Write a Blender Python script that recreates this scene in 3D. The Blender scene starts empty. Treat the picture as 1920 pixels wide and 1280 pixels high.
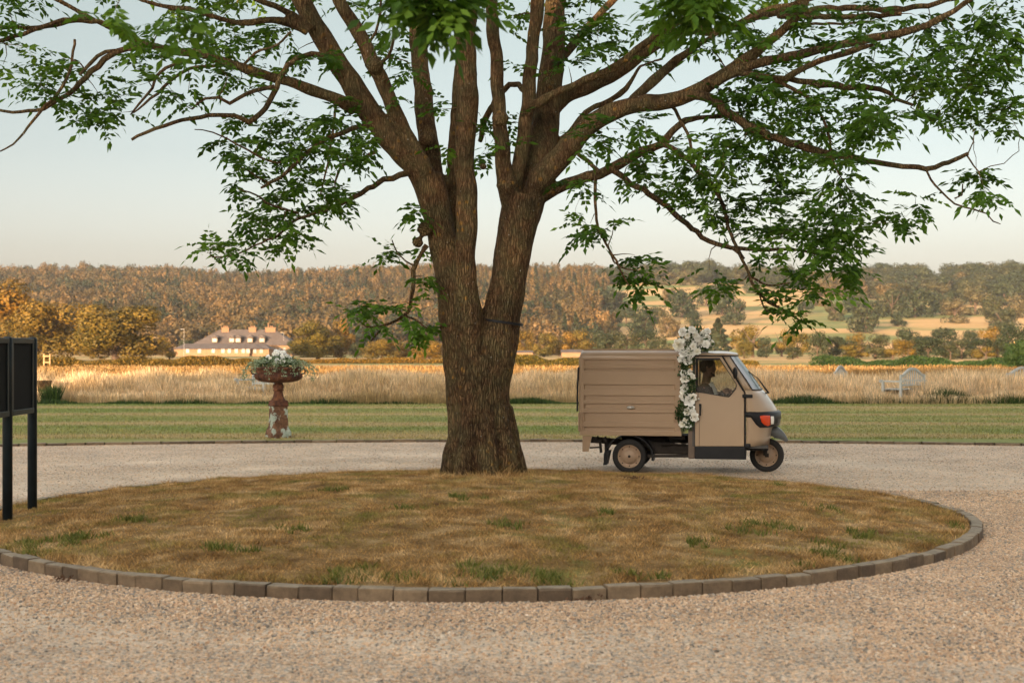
import bpy, bmesh, math, random
import numpy as np
from mathutils import Vector, Matrix, Euler
from mathutils.geometry import tessellate_polygon
R = math.radians
scene = bpy.context.scene
col = scene.collection
rng = np.random.default_rng(7)
random.seed(7)

# ---------------------------------------------------------------- camera
CAMH, F, HY = 1.6, 2560.0, 655.0
cam_d = bpy.data.cameras.new('camera')
cam = bpy.data.objects.new('camera', cam_d); col.objects.link(cam)
cam.location = (0, 0, CAMH); cam.rotation_euler = (R(90), 0, 0)
cam_d.sensor_width = 36; cam_d.lens = 36*F/1920; cam_d.shift_y = 15/1920
cam_d.clip_start = .1; cam_d.clip_end = 6000
cam_d.dof.use_dof = True; cam_d.dof.focus_distance = 16.6; cam_d.dof.aperture_fstop = 3.1
scene.camera = cam

# ---------------------------------------------------------------- light
SUN_EL, SUN_AZ = R(5.5), R(203)
w = bpy.data.worlds.new("World"); scene.world = w; w.use_nodes = True
nt = w.node_tree; bg = nt.nodes['Background']
sky = nt.nodes.new('ShaderNodeTexSky'); sky.sky_type = 'NISHITA'; sky.sun_disc = False
sky.sun_elevation = SUN_EL; sky.sun_rotation = SUN_AZ
sky.air_density = 1.0; sky.dust_density = 3.0; sky.ozone_density = 1.0
bg.inputs['Strength'].default_value = .15
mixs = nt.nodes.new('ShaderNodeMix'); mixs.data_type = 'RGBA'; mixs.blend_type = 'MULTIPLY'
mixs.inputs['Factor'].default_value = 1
# sky desaturated; ramp dims the low part and brightens the unseen overhead as added fill
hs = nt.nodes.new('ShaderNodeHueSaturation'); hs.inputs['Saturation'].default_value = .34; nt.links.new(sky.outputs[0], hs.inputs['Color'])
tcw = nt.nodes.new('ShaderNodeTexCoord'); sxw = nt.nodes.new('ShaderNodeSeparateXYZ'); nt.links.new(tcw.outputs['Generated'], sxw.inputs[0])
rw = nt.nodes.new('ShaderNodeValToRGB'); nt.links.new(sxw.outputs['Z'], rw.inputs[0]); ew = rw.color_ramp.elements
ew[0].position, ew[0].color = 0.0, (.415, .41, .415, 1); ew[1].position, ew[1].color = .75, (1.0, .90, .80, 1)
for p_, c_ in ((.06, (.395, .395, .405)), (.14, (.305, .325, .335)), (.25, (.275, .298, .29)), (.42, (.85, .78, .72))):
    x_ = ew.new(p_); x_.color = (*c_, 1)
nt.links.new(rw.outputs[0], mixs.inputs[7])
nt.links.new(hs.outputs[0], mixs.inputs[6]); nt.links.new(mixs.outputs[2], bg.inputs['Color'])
sd = bpy.data.lights.new('sun', 'SUN'); sd.energy = 2.2; sd.angle = R(.6); sd.color = (1, .66, .38)
sun = bpy.data.objects.new('sun', sd); col.objects.link(sun)
sv = Vector((math.sin(SUN_AZ)*math.cos(SUN_EL), math.cos(SUN_AZ)*math.cos(SUN_EL), math.sin(SUN_EL)))
sun.rotation_euler = sv.to_track_quat('Z', 'Y').to_euler()
vs = scene.view_settings
vs.view_transform = 'Standard'; vs.look = 'None'; vs.gamma = 1; vs.exposure = 2.75; vs.use_curve_mapping = False
scene.render.engine = 'CYCLES'
scene.cycles.transparent_max_bounces = 16

# ---------------------------------------------------------------- helpers
def P(u, v, Y):
    """a measured spot of the place: seen at (u, v) and Y metres away"""
    return Vector(((u-960)/F*Y, Y, CAMH-(v-HY)/F*Y))

def tag(o, label=None, cat=None, group=None, kind=None):
    if label: o['label'] = label
    if cat: o['category'] = cat
    if group: o['group'] = group
    if kind: o['kind'] = kind
    return o
def empty(name, loc=(0, 0, 0), rz=0):
    o = bpy.data.objects.new(name, None); col.objects.link(o)
    o.location = loc; o.rotation_euler = (0, 0, rz); o.empty_display_size = .2
    return o
def link(name, me, mat=None, parent=None, loc=None):
    o = bpy.data.objects.new(name, me); col.objects.link(o)
    if mat is not None and len(me.materials) == 0:
        for m in (mat if isinstance(mat, (list, tuple)) else [mat]): me.materials.append(m)
    if parent is not None: o.parent = parent
    if loc is not None: o.location = loc
    return o
def np_mesh(name, V, Fc, smooth=False, attr=None):
    """V (n,3), Fc (m,k) index array; attr: per-vertex float 'rnd'"""
    me = bpy.data.meshes.new(name)
    V = np.asarray(V, dtype=np.float32); Fc = np.asarray(Fc, dtype=np.int32)
    k = Fc.shape[1]
    me.vertices.add(len(V)); me.vertices.foreach_set('co', V.ravel())
    me.loops.add(Fc.size); me.loops.foreach_set('vertex_index', Fc.ravel())
    me.polygons.add(len(Fc))
    me.polygons.foreach_set('loop_start', np.arange(0, Fc.size, k, dtype=np.int32))
    me.polygons.foreach_set('loop_total', np.full(len(Fc), k, dtype=np.int32))
    me.polygons.foreach_set('use_smooth', np.full(len(Fc), smooth))
    me.update(calc_edges=True)
    if attr is not None:
        a = me.attributes.new('rnd', 'FLOAT', 'POINT'); a.data.foreach_set('value', np.asarray(attr, dtype=np.float32))
    return me

class MB:
    def __init__(s): s.v = []; s.f = []; s.sm = []
    def add(s, vs, fs, smooth=False):
        b = len(s.v); s.v += [tuple(p) for p in vs]
        s.f += [tuple(i+b for i in f) for f in fs]; s.sm += [smooth]*len(fs)
    def box(s, c, d, rot=None, bev=0.0):
        x, y, z = d[0]/2, d[1]/2, d[2]/2
        if bev > 0:
            bm = bmesh.new(); bmesh.ops.create_cube(bm, size=1)
            bmesh.ops.scale(bm, vec=d, verts=bm.verts)
            bmesh.ops.bevel(bm, geom=bm.edges[:], offset=bev, segments=2, affect='EDGES', profile=.6)
            vs_ = [v.co.copy() for v in bm.verts]; fs = [[v.index for v in f.verts] for f in bm.faces]; bm.free()
        else:
            vs_ = [Vector((i*x, j*y, k*z)) for i in (-1, 1) for j in (-1, 1) for k in (-1, 1)]
            fs = [(0, 1, 3, 2), (4, 6, 7, 5), (0, 4, 5, 1), (2, 3, 7, 6), (0, 2, 6, 4), (1, 5, 7, 3)]
        if rot is not None: vs_ = [rot @ p for p in vs_]
        c = Vector(c); s.add([p+c for p in vs_], fs)
    def tube(s, pts, rad, n=8, cap=True, smooth=True):
        pts = [Vector(p) for p in pts]; m = len(pts)
        if not hasattr(rad, '__len__'): rad = [rad]*m
        up = None; rings = []
        for i, p in enumerate(pts):
            t = (pts[min(i+1, m-1)]-pts[max(i-1, 0)])
            if t.length < 1e-9: t = Vector((0, 0, 1))
            t.normalize()
            if up is None:
                a = Vector((0, 0, 1)) if abs(t.z) < .9 else Vector((1, 0, 0))
                up = (a - t*a.dot(t)).normalized()
            else:
                up = (up - t*up.dot(t))
                up = up.normalized() if up.length > 1e-6 else t.orthogonal().normalized()
            b = t.cross(up)
            rings.append([p + (up*math.cos(2*math.pi*k/n)+b*math.sin(2*math.pi*k/n))*rad[i] for k in range(n)])
        vs_ = [q for r in rings for q in r]
        fs = [(i*n+k, i*n+(k+1) % n, (i+1)*n+(k+1) % n, (i+1)*n+k) for i in range(m-1) for k in range(n)]
        s.add(vs_, fs, smooth)
        if cap:
            s.add(rings[0], [tuple(range(n-1, -1, -1))]); s.add(rings[-1], [tuple(range(n))])
    def bar(s, a, b, w_, h_):
        a, b = Vector(a), Vector(b); d = b-a
        q = d.to_track_quat('X', 'Z').to_matrix()
        s.box((a+b)/2, (d.length, w_, h_), q)
    def lathe(s, prof, c=(0, 0, 0), n=32, rot=None, squash=None, smooth=True):
        vs_ = []; c = Vector(c)
        for i, (r, z) in enumerate(prof):
            for k in range(n):
                a = 2*math.pi*k/n; rr = r*(1+(squash(a, z) if squash else 0))
                p = Vector((rr*math.cos(a), rr*math.sin(a), z))
                if rot is not None: p = rot @ p
                vs_.append(p+c)
        fs = [(i*n+k, i*n+(k+1) % n, (i+1)*n+(k+1) % n, (i+1)*n+k) for i in range(len(prof)-1) for k in range(n)]
        s.add(vs_, fs, smooth)
    def poly(s, pts2, place, thick, hole=None, n_off=0):
        """extruded 2D polygon; place(a,b,d)->3D, d depth 0..thick"""
        loops = [[Vector((a, b, 0)) for a, b in pts2]]
        if hole: loops.append([Vector((a, b, 0)) for a, b in hole])
        tris = tessellate_polygon(loops)
        allp = [q for l in loops for q in l]; N = len(allp)
        f0 = [place(q.x, q.y, 0) for q in allp]; f1 = [place(q.x, q.y, thick) for q in allp]
        fs = [tuple(t) for t in tris] + [tuple(N+i for i in reversed(t)) for t in tris]
        o = 0
        for l in loops:
            m = len(l); fs += [(o+i, o+(i+1) % m, N+o+(i+1) % m, N+o+i) for i in range(m)]; o += m
        s.add(f0+f1, fs)
    def build(s, name, mat, parent=None, loc=None, fix=True):
        me = bpy.data.meshes.new(name); me.from_pydata(s.v, [], s.f)
        me.polygons.foreach_set('use_smooth', s.sm)
        if fix:
            bm = bmesh.new(); bm.from_mesh(me); bmesh.ops.recalc_face_normals(bm, faces=bm.faces); bm.to_mesh(me); bm.free()
        me.update()
        return link(name, me, mat, parent, loc)

def smooth_path(pts, rad, step=.08, jit=0.0):
    """Catmull-Rom through pts with radii"""
    pts = [Vector(p) for p in pts]; out = []; ro = []
    n = len(pts)
    for i in range(n-1):
        p0, p1, p2, p3 = pts[max(i-1, 0)], pts[i], pts[i+1], pts[min(i+2, n-1)]
        k = max(1, int((p2-p1).length/step))
        for j in range(k):
            t = j/k
            q = .5*((2*p1)+(p2-p0)*t+(2*p0-5*p1+4*p2-p3)*t*t+(3*p1-p0-3*p2+p3)*t**3)
            r = rad[i]+(rad[i+1]-rad[i])*t
            if jit and (i or j): q = q+Vector([random.uniform(-1, 1)*jit*min(r, .03) for _ in range(3)])
            out.append(q); ro.append(r)
    out.append(pts[-1]); ro.append(rad[-1])
    return out, ro

# ---------------------------------------------------------------- materials
def mat(name): 
    m = bpy.data.materials.new(name); m.use_nodes = True
    return m, m.node_tree, m.node_tree.nodes['Principled BSDF']
def N(t, typ, **kw):
    n = t.nodes.new(typ)
    for k, v in kw.items(): setattr(n, k, v)
    return n
def L(t, a, b): t.links.new(a, b)
def ramp(t, fac, stops, interp='LINEAR'):
    r = N(t, 'ShaderNodeValToRGB'); r.color_ramp.interpolation = interp
    e = r.color_ramp.elements
    e[0].position, e[0].color = stops[0][0], (*stops[0][1], 1)
    e[1].position, e[1].color = stops[-1][0], (*stops[-1][1], 1)
    for p, c in stops[1:-1]:
        x = e.new(p); x.color = (*c, 1)
    L(t, fac, r.inputs[0]); return r.outputs[0]
def noise(t, vec, scale, detail=3, rough=.55, out=0):
    n = N(t, 'ShaderNodeTexNoise'); n.inputs['Scale'].default_value = scale
    n.inputs['Detail'].default_value = detail; n.inputs['Roughness'].default_value = rough
    if vec is not None: L(t, vec, n.inputs['Vector'])
    return n.outputs[out]
def mixc(t, fac, a, b, mode='MIX'):
    m = N(t, 'ShaderNodeMix', data_type='RGBA', blend_type=mode)
    for s_, x in ((0, fac), (6, a), (7, b)):
        if hasattr(x, 'links'): L(t, x, m.inputs[s_])
        elif isinstance(x, (int, float)): m.inputs[s_].default_value = x
        else: m.inputs[s_].default_value = (*x, 1)
    return m.outputs[2]
def math_(t, op, a, b=0.0, clamp=False):
    m = N(t, 'ShaderNodeMath', operation=op); m.use_clamp = clamp
    for i, x in enumerate((a, b)):
        if hasattr(x, 'links'): L(t, x, m.inputs[i])
        else: m.inputs[i].default_value = x
    return m.outputs[0]
def objco(t, scale=None):
    c = N(t, 'ShaderNodeTexCoord').outputs['Object']
    if scale:
        mp = N(t, 'ShaderNodeMapping'); mp.inputs['Scale'].default_value = scale; L(t, c, mp.inputs[0]); return mp.outputs[0]
    return c
def bump(t, b, h, strength=.5, dist=.01):
    n = N(t, 'ShaderNodeBump'); n.inputs['Strength'].default_value = strength; n.inputs['Distance'].default_value = dist
    L(t, h, n.inputs['Height']); L(t, n.outputs[0], b.inputs['Normal'])
def attr(t, name='rnd'):
    return N(t, 'ShaderNodeAttribute', attribute_name=name).outputs['Fac']

def simple(name, c, rough=.6, metal=0.0, var=.15, scale=8, bmp=0.0, coat=0.0):
    m, t, b = mat(name)
    co = objco(t)
    n = noise(t, co, scale, 4)
    cc = ramp(t, n, [(.3, tuple(x*(1-var) for x in c)), (.7, tuple(min(1, x*(1+var)) for x in c))])
    L(t, cc, b.inputs['Base Color']); b.inputs['Roughness'].default_value = rough; b.inputs['Metallic'].default_value = metal
    if max(c) < .05: b.inputs['Specular IOR Level'].default_value = .18
    if coat: b.inputs['Coat Weight'].default_value = coat; b.inputs['Coat Roughness'].default_value = .08
    if bmp: bump(t, b, noise(t, co, scale*6, 4), bmp, .01)
    return m

def leafy(name, dark, mid, light, trans=.3, hue=None):
    """foliage: colour by random per leaf clump"""
    m, t, b = mat(name)
    r = attr(t)
    cc = ramp(t, r, [(.0, dark), (.5, mid), (1, light)])
    n = noise(t, objco(t), hue or .8, 3)
    cc = mixc(t, n, cc, mixc(t, 1, cc, (.78, .86, .8), 'MULTIPLY'))
    oi = N(t, 'ShaderNodeObjectInfo').outputs['Random']
    cc = mixc(t, 1, cc, ramp(t, oi, [(0, (.70, .82, .70)), (.5, (1, 1, 1)), (1, (1.32, 1.08, .9))]), 'MULTIPLY')
    L(t, cc, b.inputs['Base Color']); b.inputs['Roughness'].default_value = .6
    b.inputs['Specular IOR Level'].default_value = .25
    tr = N(t, 'ShaderNodeBsdfTranslucent'); L(t, mixc(t, 1, cc, (1.2, 1.25, .5), 'MULTIPLY'), tr.inputs[0])
    mx = N(t, 'ShaderNodeMixShader'); mx.inputs[0].default_value = trans
    L(t, b.outputs[0], mx.inputs[1]); L(t, tr.outputs[0], mx.inputs[2])
    L(t, mx.outputs[0], t.nodes['Material Output'].inputs[0])
    return m

M_leaf = leafy('ash_leaf', (.045, .095, .010), (.100, .185, .018), (.20, .30, .035), .40)
M_wood = leafy('wood_foliage', (.035, .045, .02), (.085, .070, .032), (.15, .11, .052), .1, .02)
M_con = leafy('conifer_foliage', (.016, .028, .013), (.084, .063, .026), (.165, .112, .047), .06, .02)
M_park = leafy('parkland_foliage', (.014, .024, .012), (.034, .044, .019), (.072, .075, .032), .1, .1)
M_gold = leafy('golden_foliage', (.035, .036, .008), (.14, .095, .014), (.29, .165, .025), .2, .3)
M_hedge = leafy('hedge_foliage', (.03, .045, .012), (.08, .08, .02), (.15, .12, .03), .2, .3)
M_darkhedge = leafy('dark_hedge_foliage', (.012, .035, .010), (.025, .06, .016), (.05, .09, .025), .2, .3)
M_weed = leafy('weed_foliage', (.06, .085, .018), (.13, .15, .035), (.26, .24, .08), .3, 1)
M_bigtrunk = simple('far_bark', (.09, .06, .04), .9)

# bark
M_bark, t, b = mat('bark')
co = objco(t, (1, 1, .22)); n1 = noise(t, co, 38, 5, .65); n2 = noise(t, objco(t), 5, 5, .6)
n4 = noise(t, objco(t, (1, 1, .5)), 9, 6, .65)
c1 = ramp(t, n1, [(.25, (.038, .021, .011)), (.5, (.128, .075, .038)), (.75, (.27, .172, .094))])
c1 = mixc(t, ramp(t, n2, [(.40, (0, 0, 0)), (.62, (.6, .6, .6))]), c1, (.13, .12, .06))
vo = N(t, 'ShaderNodeTexVoronoi'); vo.inputs['Scale'].default_value = 9; L(t, objco(t), vo.inputs['Vector'])
spot = math_(t, 'MULTIPLY', ramp(t, vo.outputs['Distance'], [(.14, (1, 1, 1)), (.26, (0, 0, 0))]), ramp(t, noise(t, objco(t), 1.7, 2), [(.5, (0, 0, 0)), (.6, (1, 1, 1))]))
c1 = mixc(t, math_(t, 'MULTIPLY', spot, .75), c1, (.30, .16, .035))
vo2 = N(t, 'ShaderNodeTexVoronoi'); vo2.inputs['Scale'].default_value = 16; L(t, objco(t), vo2.inputs['Vector'])
sp2 = ramp(t, vo2.outputs['Distance'], [(.10, (1, 1, 1)), (.17, (0, 0, 0))])
sp2 = math_(t, 'MULTIPLY', sp2, ramp(t, n4, [(.52, (0, 0, 0)), (.6, (.8, .8, .8))]))
c1 = mixc(t, sp2, c1, (.42, .40, .33))
L(t, c1, b.inputs['Base Color']); b.inputs['Roughness'].default_value = .9; b.inputs['Specular IOR Level'].default_value = .15
wv = N(t, 'ShaderNodeTexVoronoi', feature='DISTANCE_TO_EDGE'); wv.inputs['Scale'].default_value = 44
mp = N(t, 'ShaderNodeMapping'); mp.inputs['Scale'].default_value = (1, 1, .16)
dn = mixc(t, .06, objco(t), noise(t, objco(t), 8, 3, .5, 1)); L(t, dn, mp.inputs[0]); L(t, mp.outputs[0], wv.inputs['Vector'])
crack = ramp(t, wv.outputs['Distance'], [(0, (0, 0, 0)), (.22, (1, 1, 1))])
c1 = mixc(t, 1, c1, mixc(t, crack, (.62, .58, .56), (1.15, 1.12, 1.08)), 'MULTIPLY')
c1 = mixc(t, 1, c1, ramp(t, noise(t, objco(t), 2.3, 5, .65), [(.32, (.5, .5, .52)), (.5, (1, 1, 1)), (.68, (1.4, 1.35, 1.25))]), 'MULTIPLY')
L(t, c1, b.inputs['Base Color'])
h = math_(t, 'ADD', math_(t, 'MULTIPLY', n1, 1.0), math_(t, 'MULTIPLY', crack, .8))
sz_ = N(t, 'ShaderNodeSeparateXYZ'); L(t, objco(t), sz_.inputs[0])
lowf = math_(t, 'DIVIDE', math_(t, 'SUBTRACT', 3.6, sz_.outputs['Z']), 2.4, True)
h = math_(t, 'MULTIPLY', h, math_(t, 'ADD', math_(t, 'MULTIPLY', lowf, .75), .25))
bump(t, b, h, 1.0, .04)

# grasses: shared patchy colour by place
def grassmat(name, brown, green, gscale, glo, ghi, extra=None, isblade=True, stretch=(1, 1, 1), rough=.8, trans=.25):
    m, t, b = mat(name)
    g = N(t, 'ShaderNodeNewGeometry').outputs['Position']
    mp = N(t, 'ShaderNodeMapping'); mp.inputs['Scale'].default_value = stretch; L(t, g, mp.inputs[0])
    f = ramp(t, noise(t, mp.outputs[0], gscale, 5, .62), [(glo, (0, 0, 0)), (ghi, (1, 1, 1))])
    bc = ramp(t, noise(t, g, 3.1, 5, .65), [(.3, brown[0]), (.5, brown[1]), (.7, brown[2])])
    gc = ramp(t, noise(t, g, 5.3, 4, .6), [(.3, green[0]), (.7, green[1])])
    c = mixc(t, f, bc, gc)
    if extra: c = extra(t, g, c)
    if isblade:
        c = mixc(t, 1, c, ramp(t, attr(t), [(0, (.55, .55, .55)), (.6, (1, 1, 1)), (1, (1.5, 1.42, 1.25))]), 'MULTIPLY')
    else:
        c = mixc(t, 1, c, ramp(t, noise(t, g, 60, 5, .7), [(.3, (.6, .6, .6)), (.7, (1.25, 1.25, 1.2))]), 'MULTIPLY')
        bump(t, b, noise(t, g, 90, 4, .7), .6, .02)
    L(t, c, b.inputs['Base Color']); b.inputs['Roughness'].default_value = rough; b.inputs['Specular IOR Level'].default_value = .15
    if isblade and trans:
        tr = N(t, 'ShaderNodeBsdfTranslucent'); L(t, c, tr.inputs[0])
        mx = N(t, 'ShaderNodeMixShader'); mx.inputs[0].default_value = trans
        L(t, b.outputs[0], mx.inputs[1]); L(t, tr.outputs[0], mx.inputs[2]); L(t, mx.outputs[0], t.nodes['Material Output'].inputs[0])
    return m
IB = [(.19, .10, .034), (.44, .275, .11), (.72, .52, .28)]
IG = [(.13, .14, .03), (.28, .26, .07)]
M_iblade = grassmat('dry_island_grass', IB, IG, 1.7, .50, .66)
M_iground = grassmat('island_turf', [tuple(c*.6 for c in q) for q in IB], IG, 1.5, .54, .70, isblade=False)
def stripes(t, g, c):
    sx = N(t, 'ShaderNodeSeparateXYZ'); L(t, g, sx.inputs[0])
    yy = math_(t, 'ADD', sx.outputs['Y'], math_(t, 'MULTIPLY', noise(t, g, .25, 3), 1.6))
    s = math_(t, 'SINE', math_(t, 'MULTIPLY', yy, 1.55))
    return mixc(t, ramp(t, s, [(.3, (0, 0, 0)), (.9, (.8, .8, .8))]), c, (.42, .32, .16))
LB = [(.28, .24, .09), (.36, .30, .12), (.44, .36, .17)]
LG = [(.14, .19, .045), (.24, .28, .08)]
M_lblade = grassmat('lawn_grass', LB, LG, .35, .34, .6, stripes, stretch=(.35, 1, 1))
M_lground = grassmat('lawn_turf', LB, LG, .35, .34, .6, stripes, isblade=False, stretch=(.35, 1, 1))
MBr = [(.52, .37, .20), (.74, .57, .36), (.83, .69, .49)]
MG = [(.25, .20, .08), (.42, .30, .14)]
def meadow_extra(t, g, c):
    sx = N(t, 'ShaderNodeSeparateXYZ'); L(t, g, sx.inputs[0])
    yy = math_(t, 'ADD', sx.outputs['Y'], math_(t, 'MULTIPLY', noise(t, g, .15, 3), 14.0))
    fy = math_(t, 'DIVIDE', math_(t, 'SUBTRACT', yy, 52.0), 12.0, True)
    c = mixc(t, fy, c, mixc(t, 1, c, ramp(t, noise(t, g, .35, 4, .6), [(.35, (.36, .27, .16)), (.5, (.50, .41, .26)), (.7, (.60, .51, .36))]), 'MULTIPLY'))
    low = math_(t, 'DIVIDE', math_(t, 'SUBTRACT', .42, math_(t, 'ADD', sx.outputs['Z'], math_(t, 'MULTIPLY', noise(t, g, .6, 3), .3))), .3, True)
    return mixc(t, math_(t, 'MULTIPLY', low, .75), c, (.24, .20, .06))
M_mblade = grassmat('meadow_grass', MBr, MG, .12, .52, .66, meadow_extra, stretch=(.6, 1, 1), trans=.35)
M_mground = grassmat('meadow_soil', [(.22, .15, .07), (.30, .21, .11), (.38, .27, .15)], MG, .08, .5, .7, isblade=False)

# the ground beyond: fields
M_ground, t, b = mat('fields')
g = N(t, 'ShaderNodeNewGeometry').outputs['Position']
mp = N(t, 'ShaderNodeMapping'); mp.inputs['Scale'].default_value = (.4, 1, 1); L(t, g, mp.inputs[0])
f1 = noise(t, mp.outputs[0], .028, 3, .5)
c = ramp(t, f1, [(.36, (.14, .19, .07)), (.44, (.25, .24, .09)), (.5, (.50, .33, .15)), (.62, (.58, .38, .18))])
c = mixc(t, .5, c, mixc(t, 1, c, ramp(t, noise(t, g, .3, 5, .7), [(.3, (.7, .7, .7)), (.7, (1.2, 1.2, 1.2))]), 'MULTIPLY'))
L(t, c, b.inputs['Base Color']); b.inputs['Roughness'].default_value = .95; b.inputs['Specular IOR Level'].default_value = .1
bump(t, b, noise(t, g, 2.0, 4, .7), .5, .3)

# gravel
def gravel(name, stone=False):
    m, t, b = mat(name)
    g = N(t, 'ShaderNodeNewGeometry').outputs['Position']
    pal = [(0, (.18, .175, .16)), (.16, (.33, .335, .32)), (.34, (.50, .405, .30)), (.55, (.60, .47, .345)), (.72, (.69, .575, .44)), (.86, (.44, .30, .20)), (1, (.74, .69, .60))]
    if stone:
        c = mixc(t, 1, ramp(t, attr(t), pal), (.80, .76, .72), 'MULTIPLY')
    else:
        vo = N(t, 'ShaderNodeTexVoronoi'); vo.inputs['Scale'].default_value = 52; L(t, g, vo.inputs['Vector'])
        sp = N(t, 'ShaderNodeSeparateColor'); L(t, vo.outputs['Color'], sp.inputs[0])
        c = ramp(t, sp.outputs[0], pal)
        c = mixc(t, 1, c, ramp(t, vo.outputs['Distance'], [(.0, (1.12, 1.1, 1.08)), (.55, (.85, .83, .8)), (.9, (.45, .42, .4))]), 'MULTIPLY')
        dist = N(t, 'ShaderNodeVectorMath', operation='DISTANCE'); L(t, g, dist.inputs[0]); dist.inputs[1].default_value = (-.35, 13.28, 0)
        rr_ = math_(t, 'ADD', dist.outputs['Value'], math_(t, 'MULTIPLY', noise(t, g, .8, 3), 1.4))
        tr_ = ramp(t, math_(t, 'DIVIDE', rr_, 14.0), [(.40, (0, 0, 0)), (.455, (.85, .85, .85)), (.50, (.35, .35, .35)), (.545, (.3, .3, .3)), (.59, (.85, .85, .85)), (.68, (.25, .25, .25))])
        c = mixc(t, 1, c, ramp(t, math_(t, 'DIVIDE', rr_, 14.0), [(.36, (.66, .62, .58)), (.43, (1, 1, 1))]), 'MULTIPLY')
        big = noise(t, g, .45, 4, .6)
        wear = math_(t, 'MULTIPLY', tr_, ramp(t, big, [(.36, (.2, .2, .2)), (.6, (1, 1, 1))]))
        c = mixc(t, wear, c, ramp(t, noise(t, g, 30, 4), [(.3, (.52, .45, .36)), (.7, (.70, .62, .51))]))
        vb = N(t, 'ShaderNodeTexVoronoi'); vb.inputs['Scale'].default_value = 52; L(t, g, vb.inputs['Vector'])
        hh = math_(t, 'SUBTRACT', noise(t, g, 120, 3), vb.outputs['Distance'])
        bump(t, b, hh, .8, .012)
    c = mixc(t, 1, c, ramp(t, noise(t, g, 1.3, 4, .6), [(.3, (1.04, 1.0, .97)), (.7, (1.38, 1.31, 1.24))]), 'MULTIPLY')
    L(t, c, b.inputs['Base Color']); b.inputs['Roughness'].default_value = .85; b.inputs['Specular IOR Level'].default_value = .25
    return m
M_gravel = gravel('gravel'); M_stone = gravel('gravel_stone', True)
M_kerb, t, b = mat('kerb_stone')
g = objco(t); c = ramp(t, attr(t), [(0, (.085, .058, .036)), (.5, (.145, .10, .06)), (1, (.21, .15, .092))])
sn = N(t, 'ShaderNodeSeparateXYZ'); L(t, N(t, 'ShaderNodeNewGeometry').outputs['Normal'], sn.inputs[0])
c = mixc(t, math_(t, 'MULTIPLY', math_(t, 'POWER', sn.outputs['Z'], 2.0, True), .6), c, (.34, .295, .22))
c = mixc(t, 1, c, ramp(t, noise(t, g, 12, 6, .7), [(.3, (.6, .6, .6)), (.7, (1.25, 1.25, 1.25))]), 'MULTIPLY')
L(t, c, b.inputs['Base Color']); b.inputs['Roughness'].default_value = .9; bump(t, b, noise(t, g, 60, 5, .7), .5, .008)
# ---------------------------------------------------------------- terrain
def sstep(x): x = np.clip(x, 0, 1); return x*x*(3-2*x)
def H(X, Y):
    X = np.asarray(X, float); Y = np.asarray(Y, float)
    side = sstep((X/np.maximum(Y, 1)-.03)/.12)           # 0 left ridge, 1 right hillside
    ys = 430-60*side; top = 41+1.5*side
    f = np.clip((Y-ys)/(830-ys), 0, 1.15)
    h = top*(f**(1.0+.15*side))
    h = h*sstep(np.clip((Y-ys+60)/120, 0, 1))
    h += 1.6*np.sin(X/61+1.3)*sstep((Y-480)/150) + 1.2*np.sin(X/27+Y/80)*sstep((Y-480)/150)
    h -= np.clip(Y-880, 0, 1e5)*.05
    return h
def hh(x, y): return float(H(x, y))
def ray_ground(u, v):
    """distance at which the measured foot of a far thing meets the terrain"""
    for Y in np.arange(100, 900, 4.0):
        z = hh((u-960)/F*Y, Y)
        if HY-(z-CAMH)/Y*F <= v: return Y
    return 860.0
xs = np.concatenate([np.arange(-1600, -420, 90), np.arange(-420, 421, 9), np.arange(430, 1601, 90)])
ys = np.concatenate([np.arange(-300, 300, 30), np.arange(300, 900, 8), np.arange(900, 3200, 120)])
gx, gy = np.meshgrid(xs, ys); gz = H(gx, gy)-.04
V = np.stack([gx.ravel(), gy.ravel(), gz.ravel()], 1)
nx, ny = len(xs), len(ys)
ii, jj = np.meshgrid(np.arange(nx-1), np.arange(ny-1)); a = (jj*nx+ii).ravel()
tag(link('ground', np_mesh('ground', V, np.stack([a, a+1, a+nx+1, a+nx], 1), True), M_ground), kind='structure')

def arcY(x): return 23.65-(x-.4)**2/66
def strip_sheet(name, x0, x1, ya, yb, z, m, nx=60, ny=6):
    X = np.linspace(x0, x1, nx); V = []
    for x in X:
        a_, b_ = ya(x), yb(x)
        for k in range(ny): V.append((x, a_+(b_-a_)*k/(ny-1), z))
    Fc = [(i*ny+k, (i+1)*ny+k, (i+1)*ny+k+1, i*ny+k+1) for i in range(nx-1) for k in range(ny-1)]
    return tag(link(name, np_mesh(name, V, Fc), m), kind='structure')
strip_sheet('gravel_drive', -32, 32, lambda x: -24, lambda x: arcY(x)+.02, 0, M_gravel)
MEADOW_Y = lambda x: 39.2+.4*math.sin(x*.35)+.3*math.sin(x*.9+1)
strip_sheet('lawn', -32, 32, lambda x: arcY(x)+.05, lambda x: MEADOW_Y(x)+.4, .045, M_lground)
strip_sheet('meadow_ground', -75, 75, lambda x: MEADOW_Y(max(-32, min(32, x)))+.2, lambda x: 104+.02*x, .05, M_mground, ny=10)

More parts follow.
